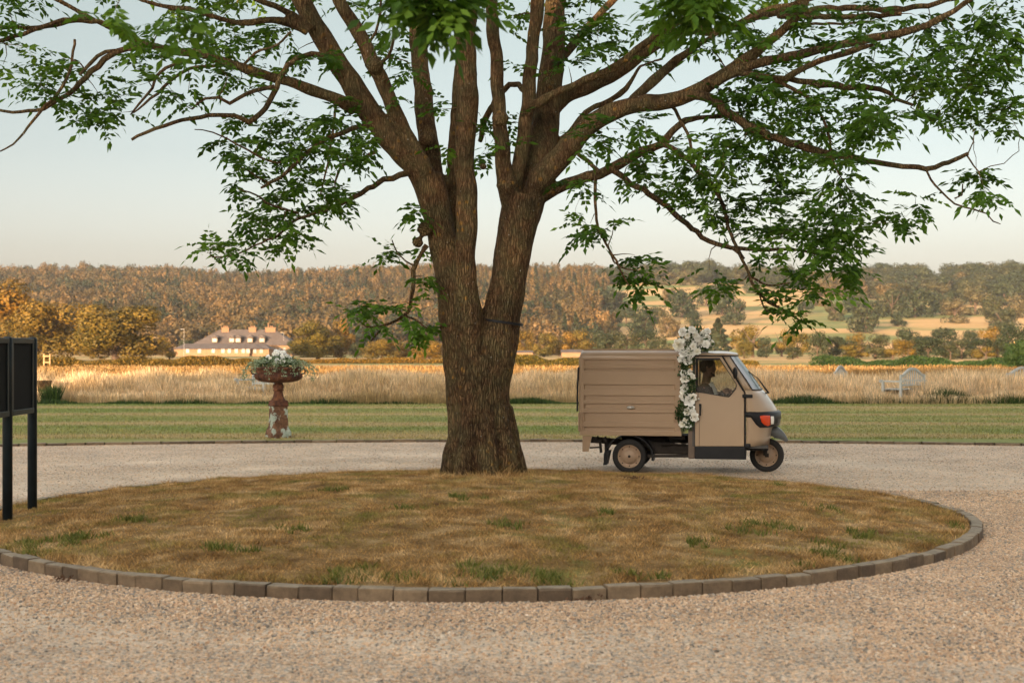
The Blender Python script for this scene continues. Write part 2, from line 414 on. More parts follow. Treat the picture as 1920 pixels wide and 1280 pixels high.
# ---------------------------------------------------------------- island and kerbs
IX, IY, IR = -.35, 13.28, 4.66
def island_h(x, y):
    r2 = ((x-IX)**2+(y-IY)**2)/IR**2
    rim = .04-.035*(y-IY)/IR
    n = .012*np.sin(x*3.1+1)*np.sin(y*2.7)+.008*np.sin(x*7.3+y*5.1)
    return rim+.20*(1-r2)+n
nr, na = 26, 120; V = [(IX, IY, float(island_h(IX, IY)))]
for i in range(1, nr+1):
    for k in range(na):
        r = (IR-.10)*i/nr; a = 2*math.pi*k/na; x, y = IX+r*math.cos(a), IY+r*math.sin(a)
        V.append((x, y, float(island_h(x, y)) if i < nr else float(island_h(x, y))-.015))
Fq = [(1+(i-1)*na+k, 1+i*na+k, 1+i*na+(k+1) % na, 1+(i-1)*na+(k+1) % na) for i in range(1, nr) for k in range(na)]
Fq += [(0, 1+k, 1+(k+1) % na, 0) for k in range(0)]
me = bpy.data.meshes.new('turf_island'); me.from_pydata(V, [], Fq+[(0, 1+k, 1+(k+1) % na) for k in range(na)])
me.polygons.foreach_set('use_smooth', [True]*len(me.polygons))
tag(link('grass_island_ground', me, M_iground), kind='structure')

bm = bmesh.new(); bmesh.ops.create_cube(bm, size=1)
def kerb(name, items):
    """items: (centre, angle, (len,wid,hgt))"""
    VV, FF, RR = [], [], []; o = 0
    for c_, a_, d_ in items:
        bm = bmesh.new(); bmesh.ops.create_cube(bm, size=1); bmesh.ops.scale(bm, vec=d_, verts=bm.verts)
        bmesh.ops.bevel(bm, geom=bm.edges[:], offset=.009+random.random()*.006, segments=2, affect='EDGES', profile=.6)
        rot = Matrix.Rotation(a_, 3, 'Z') @ Matrix.Rotation(random.gauss(0, .018), 3, 'X') @ Matrix.Rotation(random.gauss(0, .012), 3, 'Y')
        bm.verts.index_update(); r_ = random.random()
        for v_ in bm.verts:
            p = rot @ (v_.co+Vector((random.gauss(0, .0015),)*3))+Vector(c_); VV.append(p[:]); RR.append(r_)
        for f_ in bm.faces: FF.append([v_.index+o for v_ in f_.verts])
        o += len(bm.verts); bm.free()
    me = bpy.data.meshes.new(name); me.from_pydata(VV, [], FF)
    at = me.attributes.new('rnd', 'FLOAT', 'POINT'); at.data.foreach_set('value', RR)
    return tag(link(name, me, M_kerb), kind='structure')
items = []; a = 0.0
while a < 2*math.pi-.03:
    ln = random.choice([.21, .225, .235, .225, .17])
    da = ln/IR; am = a+da/2; r = IR-.05+random.gauss(0, .003)
    x, y = IX+r*math.cos(am), IY+r*math.sin(am)
    top = .088-.07*max(0, min(1, (y-IY+1.5)/(IR+1.5)*1.1))+random.gauss(0, .003)
    if random.random() < .06: top -= .012
    items.append(((x, y, top-.09), am+math.pi/2+random.gauss(0, .015), (ln-.005, .10, .18)))
    a += da
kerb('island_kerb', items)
items = []; x = -26.0
while x < 27:
    ln = random.choice([.42, .45, .48, .3]); xm = x+ln/2
    items.append(((xm, arcY(xm)+.04, .035-.09+random.gauss(0, .006)), math.atan(-(xm-.4)/33)+random.gauss(0, .01), (ln-.012, .10, .20)))
    x += ln
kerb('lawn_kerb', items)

# ---------------------------------------------------------------- grass
def blades(x, y, z, h, wd, lean=.4, seg=False, head=0.0):
    n = len(x); a = rng.uniform(0, 2*np.pi, n); fa = rng.uniform(0, 2*np.pi, n)
    dx, dy = np.cos(a)*wd/2, np.sin(a)*wd/2
    ln = lean*h*rng.uniform(.2, 1, n); tx, ty = np.cos(fa)*ln, np.sin(fa)*ln
    A = np.stack([x-dx, y-dy, z], 1); B = np.stack([x+dx, y+dy, z], 1)
    if not seg:
        T = np.stack([x+tx, y+ty, z+h], 1)
        V = np.stack([A, B, T], 1).reshape(-1, 3); Fc = np.arange(3*n).reshape(-1, 3); k = 3
    else:
        m = .6
        C = np.stack([x+tx*m*m+dx*.7, y+ty*m*m+dy*.7, z+h*m], 1); D = np.stack([x+tx*m*m-dx*.7, y+ty*m*m-dy*.7, z+h*m], 1)
        hw = 1+head
        E = np.stack([x+tx*.8+dx*hw, y+ty*.8+dy*hw, z+h*.86], 1); E2 = np.stack([x+tx*.8-dx*hw, y+ty*.8-dy*hw, z+h*.86], 1)
        T = np.stack([x+tx+dx*.1, y+ty+dy*.1, z+h], 1); T2 = np.stack([x+tx-dx*.1, y+ty-dy*.1, z+h], 1)
        V = np.stack([A, B, C, D, E, E2, T, T2], 1).reshape(-1, 3); k = 8
        o = np.arange(n)[:, None]*8
        Fc = np.concatenate([o+np.array([0, 1, 2, 3]), o+np.array([3, 2, 4, 5]), o+np.array([5, 4, 6, 7])])
    r = np.repeat(rng.random(n), k)
    return V, Fc, r
def add_blades(name, data, m, label=None):
    o = link(name, np_mesh(name, data[0], data[1], False, data[2]), m); tag(o, label, 'grass', kind='stuff'); return o

n = 260000
rr = (IR-.11)*np.sqrt(rng.random(n)); aa = rng.uniform(0, 2*np.pi, n)
x, y = IX+rr*np.cos(aa), IY+rr*np.sin(aa)
clump = .5+.5*np.sin(x*6.3+np.sin(y*5.1)*2)*np.sin(y*7.7+np.sin(x*4.2)*2)
h = rng.uniform(.010, .034, n)*(.5+.9*clump)
td = np.hypot(x+.33, y-15.45); h = h*np.where(td < .8, 1+4.5*np.clip(1-(td-.42)/.36, 0, 1)*rng.random(n), 1)
edge = np.clip((rr/(IR-.11)-.93)/.07, 0, 1); h *= 1+1.2*edge*rng.random(n)
add_blades('dry_grass', blades(x, y, island_h(x, y)-.004, h, rng.uniform(.005, .011, n), 1.6), M_iblade, 'short sun-dried brown grass growing over the kerbed island')

# greener weeds in the turf
def tuft(cx, cy, rx, ry, n, hmin, hmax, zf):
    k = 9; px = rng.normal(cx, rx*.8, k); py = rng.normal(cy, ry*2.2, k); j = rng.integers(0, k, n)
    x = px[j]+rng.normal(0, rx*.22, n); y = py[j]+rng.normal(0, rx*.22, n)
    return x, y, np.array([zf(p, q) for p, q in zip(x, y)])
spots = [(1437, 1000, .20, .10), (1810, 985, .14, .08), (60, 1030, .22, .12), (130, 1008, .2, .1), (250, 985, .12, .08),
         (660, 1078, .16, .08), (1560, 1045, .2, .1), (800, 1090, .3, .08), (1010, 1085, .25, .08), (1560, 965, .08, .05), (1215, 1085, .12, .05), (1460, 909, .05, .04), (860, 960, .1, .05), (950, 1010, .1, .05), (760, 985, .08, .04), (1130, 990, .06, .03), (560, 1010, .08, .04), (1300, 1030, .08, .04), (980, 900, .2, .03), (620, 940, .1, .03), (1630, 1010, .1, .05), (420, 1040, .15, .05)]
VV, FF, RR = [], [], []; o = 0
for u, v, rx, ry in spots:
    Yd = 1.5*F/(v-HY); cx = (u-960)/F*Yd
    x, y, z = tuft(cx, Yd, rx, ry, int(1500*rx), .03, .08, lambda p, q: float(island_h(p, q)))
    ok = np.hypot(x-IX, y-IY) < IR-.12; x, y, z = x[ok], y[ok], z[ok]
    if not len(x): continue
    a_, b_, c_ = blades(x, y, z, rng.uniform(.025, .07, len(x)), rng.uniform(.008, .016, len(x)), 1.1)
    VV.append(a_); FF.append(b_+o); RR.append(c_); o += len(a_)
d = (np.concatenate(VV), np.concatenate(FF), np.concatenate(RR))
o_ = link('green_weeds', np_mesh('green_weeds', *d[:2], False, d[2]), M_weed); tag(o_, 'low green weed tufts among the dry grass of the island', 'weeds', kind='stuff')

n = 150000
x = rng.uniform(-17, 17, n); y = 23.7+15.6*rng.random(n)**1.25; ok = (y > arcY(x)+.1) & (np.abs(x) < .42*y); x, y = x[ok], y[ok]; n = len(x)
add_blades('lawn_grass', blades(x, y, np.full(n, .04), rng.uniform(.02, .05, n), rng.uniform(.012, .022, n), 1.0), M_lblade, 'mown green lawn grass between the drive and the meadow')

def meadow(n, y0, y1, wlo, whi, hlo, hhi, pw=1.0):
    y = y0+(y1-y0)*rng.random(n)**pw; x = rng.uniform(-1, 1, n)*.42*y
    e = 39.2+.4*np.sin(x*.35)+.3*np.sin(x*.9+1); ok = y > e; x, y, e = x[ok], y[ok], e[ok]; n = len(x)
    lump = .8+.22*np.sin(x*.8+np.sin(y*.5)*2)*np.sin(y*.45+x*.2)+.1*np.sin(x*3.1+y)
    front = np.clip((y-e)/1.2, .45, 1)
    return blades(x, y, np.full(n, .05), rng.uniform(hlo, hhi, n)*lump*front, rng.uniform(wlo, whi, n), .35, True, .5)
parts = [meadow(130000, 38.9, 46, .005, .012, .55, 1.0, 1.2), meadow(70000, 45, 66, .014, .03, .42, .75), meadow(60000, 62, 104, .03, .055, .25, .5)]
VV = np.concatenate([p[0] for p in parts]); o = 0; FF = []
for p in parts: FF.append(p[1]+o); o += len(p[0])
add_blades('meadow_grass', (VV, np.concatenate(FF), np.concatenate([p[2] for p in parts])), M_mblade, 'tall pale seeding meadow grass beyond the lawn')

# green weeds along the meadow edge
VV, FF, RR = [], [], []; o = 0
def edge_weeds(u0, u1, n, Yb, dep, h0, h1):
    global o
    u = rng.uniform(u0, u1, n); y = Yb+rng.random(n)*dep; x = (u-960)/F*y
    k = .55+.45*np.sin(x*2.3+1)*np.sin(x*.9)
    a_, b_, c_ = blades(x, y, np.full(n, .04), rng.uniform(h0, h1, n)*k, rng.uniform(.02, .05, n), .6)
    VV.append(a_); FF.append(b_+o); RR.append(c_); o += len(a_)
edge_weeds(955, 1090, 2500, 38.9, .8, .1, .32); edge_weeds(1610, 1930, 7000, 39.0, 2.2, .2, .55); edge_weeds(1400, 1620, 2500, 39.0, 1, .1, .35)
edge_weeds(60, 800, 5000, 38.8, .7, .04, .22); edge_weeds(80, 110, 900, 39.5, 1.0, .3, .8); edge_weeds(1595, 1650, 1500, 40.5, 1.5, .3, .6)
d = (np.concatenate(VV), np.concatenate(FF), np.concatenate(RR))
o_ = link('meadow_weeds', np_mesh('meadow_weeds', *d[:2], False, d[2]), M_darkhedge); tag(o_, 'dark green weeds and nettles along the near edge of the meadow', 'weeds', kind='stuff')

# loose gravel stones
def stones(n, fn, s0, s1):
    x, y = fn(n); ok = (np.hypot(x-IX, y-IY) > IR+.005); x, y = x[ok], y[ok]; n = len(x)
    s = rng.uniform(s0, s1, n)**1.0
    base = np.array([(1, 0, 0), (-1, 0, 0), (0, 1, 0), (0, -1, 0), (0, 0, 1), (0, 0, -1)], float)
    tri = np.array([(0, 2, 4), (2, 1, 4), (1, 3, 4), (3, 0, 4), (2, 0, 5), (1, 2, 5), (3, 1, 5), (0, 3, 5)])
    # chamfered: 8 corner points of a squashed box, randomly pushed
    cb = np.array([(i, j, k) for i in (-1, 1) for j in (-1, 1) for k in (-1, 1)], float)*.62
    q = np.array([(0, 1, 3, 2), (4, 6, 7, 5), (0, 4, 5, 1), (2, 3, 7, 6), (0, 2, 6, 4), (1, 5, 7, 3)])
    V = cb[None]*rng.uniform(.6, 1.2, (n, 8, 3))*s[:, None, None]*np.array([1, .85, .62])
    a = rng.uniform(0, 2*np.pi, n); ca, sa = np.cos(a)[:, None], np.sin(a)[:, None]
    tl = rng.uniform(-.6, .6, n)[:, None]
    X = V[:, :, 0]*ca-V[:, :, 1]*sa; Y_ = V[:, :, 0]*sa+V[:, :, 1]*ca; Z = V[:, :, 2]+V[:, :, 0]*tl
    V = np.stack([X+x[:, None], Y_+y[:, None], Z+(s*.25)[:, None]], 2).reshape(-1, 3)
    Fc = (q[None]+(np.arange(n)*8)[:, None, None]).reshape(-1, 4)
    return V, Fc, np.repeat(rng.random(n), 8)
def near_kerb(n):
    a = rng.uniform(math.pi*.95, 2.12*math.pi, n); r = IR+.01+np.abs(rng.normal(0, .55, n)); return IX+r*np.cos(a), IY+r*np.sin(a)
def wide(n):
    y = 6.2+18*rng.random(n)**1.6; x = rng.uniform(-.42, .42, n)*y; return x, np.minimum(y, arcY(x)-.05)
def right(n):
    y = rng.uniform(7, 15.5, n); x = y*rng.uniform(.25, .42, n); return x, y
ps = [stones(60000, near_kerb, .007, .016), stones(60000, wide, .006, .012), stones(26000, right, .008, .016)]
VV = np.concatenate([p[0] for p in ps]); FF = []; o = 0
for p in ps: FF.append(p[1]+o); o += len(p[0])
o_ = link('loose_gravel', np_mesh('loose_gravel', VV, np.concatenate(FF), False, np.concatenate([p[2] for p in ps])), M_stone)
tag(o_, 'loose pinkish gravel stones scattered over the drive', 'gravel', kind='stuff')

# ---------------------------------------------------------------- background crowns
def crown(kind, seed, nq, qs):
    """unit crown: width about 1, from z=.08 to z=1; returns V,F,rnd"""
    r = np.random.default_rng(seed)
    if kind == 'cone':
        z = r.random(nq)**.85; rad = .5*(1-z)**.8*(.65+.35*r.random(nq))*(.85+.2*np.sin(z*40+seed)); a = r.uniform(0, 2*np.pi, nq)
        C = np.stack([rad*np.cos(a), rad*np.sin(a), .05+z*.95], 1); lob = r.random(nq)*.7+.15*z
    else:
        nl = {'oak': 17, 'tall': 13, 'bush': 11, 'cloud': 34}[kind]
        cs, rs = [], []
        for i in range(nl):
            a = r.uniform(0, 2*np.pi); zz = r.uniform(.12, .84) if kind != 'bush' else r.uniform(.15, .7)
            mx = .36*math.sqrt(max(.05, 1-((zz-.45)/.56)**2)) if kind != 'tall' else .30*math.sqrt(max(.05, 1-((zz-.5)/.55)**2))
            d = mx*math.sqrt(r.uniform(.1, 1)); cs.append((d*math.cos(a), d*math.sin(a), zz)); rs.append(r.uniform(.11, .2))
        cs = np.array(cs); rs = np.array(rs)
        k = r.integers(0, nl, nq); dv = r.normal(size=(nq, 3)); dv /= np.linalg.norm(dv, axis=1)[:, None]
        C = cs[k]+dv*rs[k][:, None]*(.72+.36*r.random(nq))[:, None]
        C[:, 2] = np.clip(C[:, 2], .06, 1.05)
        lob = np.clip(.5+.22*(r.random(nl)[k]-.5)*2+.25*(r.random(nq)-.5)*2, 0, 1)
    if kind == 'cone': nd = C-np.array([0, 0, 0])*1.0; nd = np.stack([C[:, 0], C[:, 1], np.full(nq, .22)], 1)
    else: nd = dv+.35*(C-np.array([0, 0, .45]))
    nd /= np.linalg.norm(nd, axis=1)[:, None]; nd = nd+r.normal(size=(nq, 3))*.24; nd /= np.linalg.norm(nd, axis=1)[:, None]
    u = r.normal(size=(nq, 3)); u -= nd*(u*nd).sum(1)[:, None]; u /= np.linalg.norm(u, axis=1)[:, None]
    w_ = np.cross(nd, u)*1.3
    s = qs*r.uniform(.6, 1.3, nq)[:, None]
    V = np.stack([C-u*s, C+w_*s*.6, C+u*s, C-w_*s*.6], 1).reshape(-1, 3)
    return V, np.arange(4*nq).reshape(-1, 4), np.repeat(lob, 4)
def trunk_mesh(name, h=.5, r=.03, seed=0):
    rd = random.Random(seed); m = MB()
    m.tube([(0, 0, -.05), (.01, 0, h*.5), (.0, .01, h)], [r*1.3, r, r*.6], 7)
    for k in range(4):
        a = rd.uniform(0, 6.28); m.tube([(0, 0, h*.55+.05*k), (.14*math.cos(a), .14*math.sin(a), h+.1), (.24*math.cos(a), .24*math.sin(a), h+.28)], [r*.5, r*.35, r*.15], 5)
    me = bpy.data.meshes.new(name); me.from_pydata(m.v, [], m.f); return me
def crown_lib(tagname, kinds, k, nq, qs, m):
    out = []
    for i in range(k):
        me = np_mesh(tagname, *crown(kinds[i % len(kinds)], 100+i*7+len(tagname), nq, qs)[:2], True); 
        d = crown(kinds[i % len(kinds)], 100+i*7+len(tagname), nq, qs)
        at = me.attributes.new('rnd', 'FLOAT', 'POINT'); at.data.foreach_set('value', d[2].astype(np.float32))
        me.materials.append(m); out.append(me)
    return out
TR = [trunk_mesh('far_trunk', seed=i) for i in range(3)]
for t_ in TR: t_.materials.append(M_bigtrunk)
def place_tree(name, crownme, X, Y, wdt, hgt, label, cat, group=None, z=None, trunk=True):
    r = empty(name, (X, Y, (hh(X, Y)-.09*hgt if z is None else z-.1)), random.uniform(0, 6.28)); r.scale = (wdt, wdt, hgt)
    tag(r, label, cat, group)
    link('crown', crownme, parent=r)
    if trunk: link('trunk', random.choice(TR), parent=r)
    return r
# ---------------------------------------------------------------- far woodland on the left ridge
tmpl = [crown(k, 300+i, 420, .046) for i, k in enumerate(['cone', 'tall', 'oak', 'tall', 'cone', 'oak', 'tall', 'cloud'])]
def merge_trees(name, m, items):
    VV, FF, RR = [], [], []; o = 0
    for X, Y, z, wd, ht, k, a, tone in items:
        v, f, r = tmpl[k]; ca, sa = math.cos(a), math.sin(a)
        q = np.stack([(v[:, 0]*ca-v[:, 1]*sa)*wd+X, (v[:, 0]*sa+v[:, 1]*ca)*wd+Y, v[:, 2]*ht+z], 1)
        VV.append(q); FF.append(f+o); RR.append(np.clip(r*.22+tone*.8, 0, 1)); o += len(q)
    return link(name, np_mesh(name, np.concatenate(VV), np.concatenate(FF), True, np.concatenate(RR)), m)
items = []; py = 425.0
while py < 880:
    sp = 7.4+(py-425)*.004
    x = -.46*py
    lim = (1120-960)/F*py+6*math.sin(py/23)
    while x < lim:
        X, Y = x+random.uniform(-2.2, 2.2), py+random.uniform(-2.5, 2.5)
        conif = (math.sin(X/70+Y/90)+.5*math.sin(X/31-Y/40)+random.uniform(-.6, .6)) > -.2 and Y < 800
        if conif: wd, ht, k = random.uniform(5.0, 8.5), random.uniform(9, 14.5), random.choice([0, 4, 1, 0, 3])
        else: wd, ht, k = random.uniform(8.5, 14), random.uniform(8, 12.5), random.choice([2, 5, 7, 6])
        tone = random.random()*.9+.1*math.sin(X/25)*math.sin(Y/33) if random.random() > .17 else random.uniform(-.6, 0)
        items.append((X, Y, hh(X, Y)-.3, wd, ht, k, random.uniform(0, 6.3), tone)); x += sp
    py += sp
print('woodland trees', len(items))
tag(merge_trees('woodland', M_con, items), 'dense brown and olive woodland covering the ridge at the left', 'woodland', kind='stuff')

# ---------------------------------------------------------------- right hillside trees
parkc = crown_lib('park_crown', ['oak', 'cloud', 'oak', 'cloud'], 6, 2600, .029, M_park)
browncr = crown_lib('brown_crown', ['oak', 'cloud'], 3, 2600, .029, M_wood)
Z = lambda X, Y: (1120+X/2.4, 470+Y/2.4)
hill = [(340,240,80),(380,300,130),(490,250,100),(560,290,130),(620,335,110),(210,385,130),(320,390,90),(60,370,110),(30,280,120),(1070,315,90),(1160,300,100),(1210,370,140),(1330,300,130),(1300,262,120),(1430,300,140),(1230,180,80),(1290,190,100),(1400,225,120),(1550,290,110),(1610,325,110),(1560,230,120),(1680,245,120),(1700,290,130),(1830,250,130),(1880,200,120),(1740,190,110),(1800,330,140),(1830,370,110),(1450,195,120),(1350,340,70),(1000,250,100),(1170,240,100),(130,330,80),(110,270,90),(1040,180,100),(1120,200,90),(1900,300,120),(700,190,80),(940,290,70),(270,330,80),(430,340,70)]
def where(u):
    for lim, s_ in ((1170, 'above the back of the van box'), (1262, 'above the van box'), (1345, 'behind the van roof flowers'), (1430, 'above the van windscreen'), (1520, 'right of the van nose'), (1600, 'below the ash branch tip'),
                    (1680, 'left of the clear white bench'), (1760, 'over the clear white bench'), (1850, 'left of the wooden pole'), (9999, 'at the right edge of the picture')):
        if u < lim: return s_
def size(w_, a_, b_): return 'small' if w_ < a_ else 'large' if w_ > b_ else 'mid-sized'
for i, (X, Yv, W) in enumerate(hill):
    u, v = Z(X, Yv); Yd = ray_ground(u, v); wx = (u-960)/F*Yd; wd = W/2.4/F*Yd*1.4
    brown = random.random() < (.6 if u < 1330 else .22)
    place_tree('parkland_tree', random.choice(browncr if brown else parkc), wx, Yd, wd, wd*random.uniform(.72, .88),
               '%s %s %s hillside tree %s' % (size(W, 91, 119), 'brownish' if brown else 'dark green', 'high' if v < 575 else 'low', where(u)), 'tree',
               'brown tinged hillside trees' if brown else 'dark green hillside trees')
# wood along the right crest and filling the upper right slope: trees one can tell apart
for i in range(165):
    u = random.uniform(1130, 1960) if i < 105 else random.uniform(1560, 1960)
    Yd = random.uniform(775, 850) if i < 105 else random.uniform(690, 790)
    if 1150 < u < 1240 and Yd < 800: continue
    wx = (u-960)/F*Yd; wd = random.uniform(14, 22)
    brown = random.random() < .28
    place_tree('crest_tree', random.choice(browncr if brown else parkc), wx, Yd, wd, random.uniform(10, 14.5),
               '%s %s crest tree %s %s' % (size(wd, 16.5, 19.5), 'brownish' if brown else 'dusky green', 'on the skyline' if Yd > 790 else 'below the skyline', where(u)), 'tree', 'reddish crest trees' if brown else 'green crest trees', trunk=False)
# belt of trees at the foot of the hill
low = [(700,440,150,118),(830,425,100,80),(760,455,90,60),(900,470,110,95),(990,500,90,120),(1060,490,100,95),(1120,480,100,80),(1190,455,120,75),(1250,485,140,100),(1330,490,110,90),(1400,497,120,80),(1380,430,130,75),(1490,505,140,95),(1560,435,120,85),(1640,490,110,80),(1680,410,70,50),(1720,480,120,80),(1800,470,140,120),(1880,480,140,150),(1850,500,80,60),(1460,470,100,80),(1590,505,90,60),(1750,505,110,55),(660,480,70,60),(880,500,70,45),(1160,505,120,60),
       (-60,430,110,70),(30,440,130,80),(130,440,120,70),(220,440,110,85),(290,450,90,60),(-150,430,120,75),(-240,435,110,60),(-330,430,100,70)]
goldc = crown_lib('gold_crown', ['cloud', 'oak', 'bush'], 3, 3600, .022, M_gold)
parkb = crown_lib('belt_crown', ['cloud', 'oak', 'tall'], 4, 3600, .022, M_park)
for i, (X, Yv, W, Ht) in enumerate(low):
    u, v = Z(X, Yv); Yd = 330-(Yv-400)*1.1; wx = (u-960)/F*Yd; wd = W/2.4/F*Yd*1.35; ht = (Ht/2.4+max(0, (HY+CAMH/Yd*F)-v)*.0)/F*Yd
    base = CAMH-(v-HY)/F*Yd; ht = ht+max(0, base)
    gold = random.random() < .45
    place_tree('belt_tree', random.choice(goldc if gold else parkb), wx, Yd, wd, ht+.6,
               '%s %s %s valley belt tree %s' % (size(W, 91, 119), 'golden' if gold else 'deep green', 'squat' if Ht < 75 else 'tall', where(u)), 'tree', 'golden belt trees' if gold else 'green belt trees', z=0)
conc = crown_lib('conical_crown', ['cone'], 1, 2600, .035, M_park)
X = P(1346, 668, 300).x
place_tree('conifer_tree', conc[0], X, 300, 8.6, 8.6, 'dark conical conifer standing behind the flowers on the van roof', 'tree', z=0)

# ---------------------------------------------------------------- trees of the plain, left and middle
bigc = crown_lib('big_crown', ['cloud'], 4, 12000, .0165, M_gold)
mid = [(-12, 683, 190, 160, 200, 'large orange lit tree cut by the left edge of the picture'), (88, 683, 165, 122, 190, 'large orange lit tree right of the notice board, second from the left edge'),
       (216, 683, 180, 126, 180, 'broad round orange green tree left of the stone house'), (596, 680, 104, 84, 230, 'round yellow green tree just right of the stone house'),
       (640, 678, 52, 80, 235, 'narrow golden tree touching the round tree beside the house'), (716, 682, 82, 48, 225, 'low bushy golden tree between the house and the ash trunk'),
       (668, 680, 32, 40, 228, 'small dark green tree between two golden ones'), (803, 684, 70, 52, 222, 'golden brown bushy tree just left of the ash trunk'),
       (318, 672, 46, 34, 215, 'small round orange bush at the left corner of the stone house'), (760, 680, 50, 34, 232, 'low golden bush near the ash trunk'),
       (1000, 668, 60, 34, 330, 'low olive tree just right of the ash trunk'), (1050, 668, 70, 40, 335, 'low green tree behind the back of the van'), (1110, 668, 60, 36, 330, 'low golden tree above the roof of the van'),
       (350, 660, 40, 26, 390, 'small green tree at the back of the stone house'), (548, 668, 34, 30, 330, 'small dark shrub at the right end of the stone house')]
for i, (u, v, W, Ht, Yd, lab) in enumerate(mid):
    wd, ht = W/F*Yd*1.12, (CAMH-(v-Ht-HY)/F*Yd)*1.02
    cm = bigc[i % 4] if W > 60 else random.choice(goldc if 'dark' not in lab and 'green' not in lab else parkb)
    place_tree('tree', cm, (u-960)/F*Yd, Yd, wd, ht, lab, 'tree', z=0)

# hedges
def hedge(name, pts, hgt, wid, m, n, qs, label):
    V, Rn = [], []
    seg = [(Vector(a), Vector(b)) for a, b in zip(pts, pts[1:])]; tot = sum((b-a).length for a, b in seg)
    r = np.random.default_rng(len(label)); C = []
    for a, b in seg:
        k = int(n*(b-a).length/tot); t = r.random(k); s = t*(b-a).length
        hv = hgt*(.85+.15*np.sin(s*.9)+.12*np.sin(s*.37+2)+.08*np.sin(s*2.3)); ang = r.uniform(0, np.pi, k)
        nrm = (b-a).normalized().cross(Vector((0, 0, 1)))
        off = np.cos(ang)*wid/2*(.8+.3*r.random(k)); zz = np.sin(ang)**.6*hv*(.85+.2*r.random(k))
        zz = np.where(r.random(k) < .4, zz*r.random(k), zz)
        C.append(np.stack([a.x+(b.x-a.x)*t+nrm.x*off, a.y+(b.y-a.y)*t+nrm.y*off, zz], 1))
    C = np.concatenate(C); nq = len(C)
    u = r.normal(size=(nq, 3)); u /= np.linalg.norm(u, axis=1)[:, None]; w_ = r.normal(size=(nq, 3)); w_ -= u*(u*w_).sum(1)[:, None]; w_ /= np.linalg.norm(w_, axis=1)[:, None]
    s = qs*r.uniform(.6, 1.3, nq)[:, None]
    V = np.stack([C-u*s, C+w_*s*.6, C+u*s, C-w_*s*.6], 1).reshape(-1, 3)
    return tag(link(name, np_mesh(name, V, np.arange(4*nq).reshape(-1, 4), True, np.repeat(r.random(nq), 4)), m), label, 'hedge')
hedge('hedge', [P(60, 690, 125).xy.to_3d(), P(500, 686, 135).xy.to_3d()], .86, 2.2, M_gold, 26000, .09, 'low golden hedge running below the stone house and left trees')
hedge('hedge', [P(930, 690, 124).xy.to_3d(), P(1098, 690, 124).xy.to_3d()], 1.12, 2.2, M_gold, 12000, .09, 'golden hedge between the ash trunk and the van')
hedge('hedge', [P(1530, 694, 118).xy.to_3d(), P(1700, 692, 112).xy.to_3d(), P(1990, 692, 100).xy.to_3d()], .98, 2.4, M_darkhedge, 26000, .08, 'dark green hedge crossing the far meadow at the right')
hedge('hedge', [P(500, 686, 160).xy.to_3d(), P(860, 686, 160).xy.to_3d()], .6, 2.6, M_gold, 16000, .09, 'low scrubby golden hedge behind the meadow between urn and ash trunk')
hedge('bramble_bank', [P(1330, 700, 108).xy.to_3d(), P(1420, 700, 108).xy.to_3d()], .75, 2.4, M_gold, 6000, .08, 'rusty bramble bank seen over the nose of the van')
place_tree('round_shrub', bigc[1], P(1912, 700, 96).x, 96, 3.0, 2.5, 'dark green shrub ending the hedge at the right edge', 'shrub', z=0, trunk=False).children[0].material_slots[0].link = 'OBJECT'
bpy.data.objects['round_shrub'].children[0].material_slots[0].material = M_darkhedge

# ---------------------------------------------------------------- stone house in the distance
M_stonewall = simple('warm_stone', (.24, .15, .08), .9, var=.12, scale=1.2)
M_slate = simple('slate_roof', (.095, .075, .065), .8, var=.2, scale=.6)
M_white = simple('white_paint', (.22, .165, .11), .6, var=.05)
M_glassdark = simple('window_glass', (.25, .22, .19), .25, var=.1)
M_brick = simple('chimney_stone', (.22, .125, .065), .9, var=.15)
HYd = 330.0
house = empty('stone_house', (P(430, 0, HYd).x, HYd, 0))
tag(house, 'long stone house with slate hipped roof, dormers and chimneys behind the meadow', 'house')
def hp(u, v, d=0.0):
    p = P(u, v, HYd+d); return Vector((p.x-house.location.x, d, p.z))
def hipped(m, x0, x1, y0, y1, z0, z1, ins):
    """hipped roof on a rectangle"""
    ym = (y0+y1)/2
    vs_ = [(x0, y0, z0), (x1, y0, z0), (x1, y1, z0), (x0, y1, z0), (x0+ins, ym, z1), (x1-ins, ym, z1)]
    m.add(vs_, [(0, 1, 5, 4), (2, 3, 4, 5), (1, 2, 5), (3, 0, 4), (3, 2, 1, 0)])
x0, x1 = hp(345, 0).x, hp(540, 0).x
m = MB(); zt = hp(0, 647).z
m.box(((x0+x1)/2, 9+5, zt/2), (x1-x0-1.2, 10, zt)); m.build('wall', M_stonewall, house)
m = MB(); hipped(m, x0-.5, x1+.5, 8.4, 19.6, zt+.02, hp(0, 616).z, 6.2); rf = m.build('roof', M_slate, house)
xw0, xw1 = hp(326, 0).x, hp(504, 0).x; zw = hp(0, 655).z+.1
m = MB(); m.box(((xw0+xw1)/2, 3, (zw+.0)/2), (xw1-xw0, 6, zw)); m.box((xw0+4, -.6, zw/2), (.01, .01, .01)); m.build('front_range_wall', M_stonewall, house)
m = MB(); hipped(m, xw0-.4, xw1+.4, -.4, 8.3, zw+.02, hp(0, 644).z, 2.2); m.build('front_range_roof', M_slate, house)
xb0, xb1 = hp(412, 0).x, hp(470, 0).x
m = MB(); m.box(((xb0+xb1)/2, -.5, zw/2-.02), (xb1-xb0-.2, 1.2, zw-.04)); m.build('bay_wall', M_stonewall, house)
m = MB(); hipped(m, xb0-.3, xb1+3.3, -1.5, 5, zw+.06, hp(0, 645).z, 3.0); m.build('bay_roof', M_slate, house)
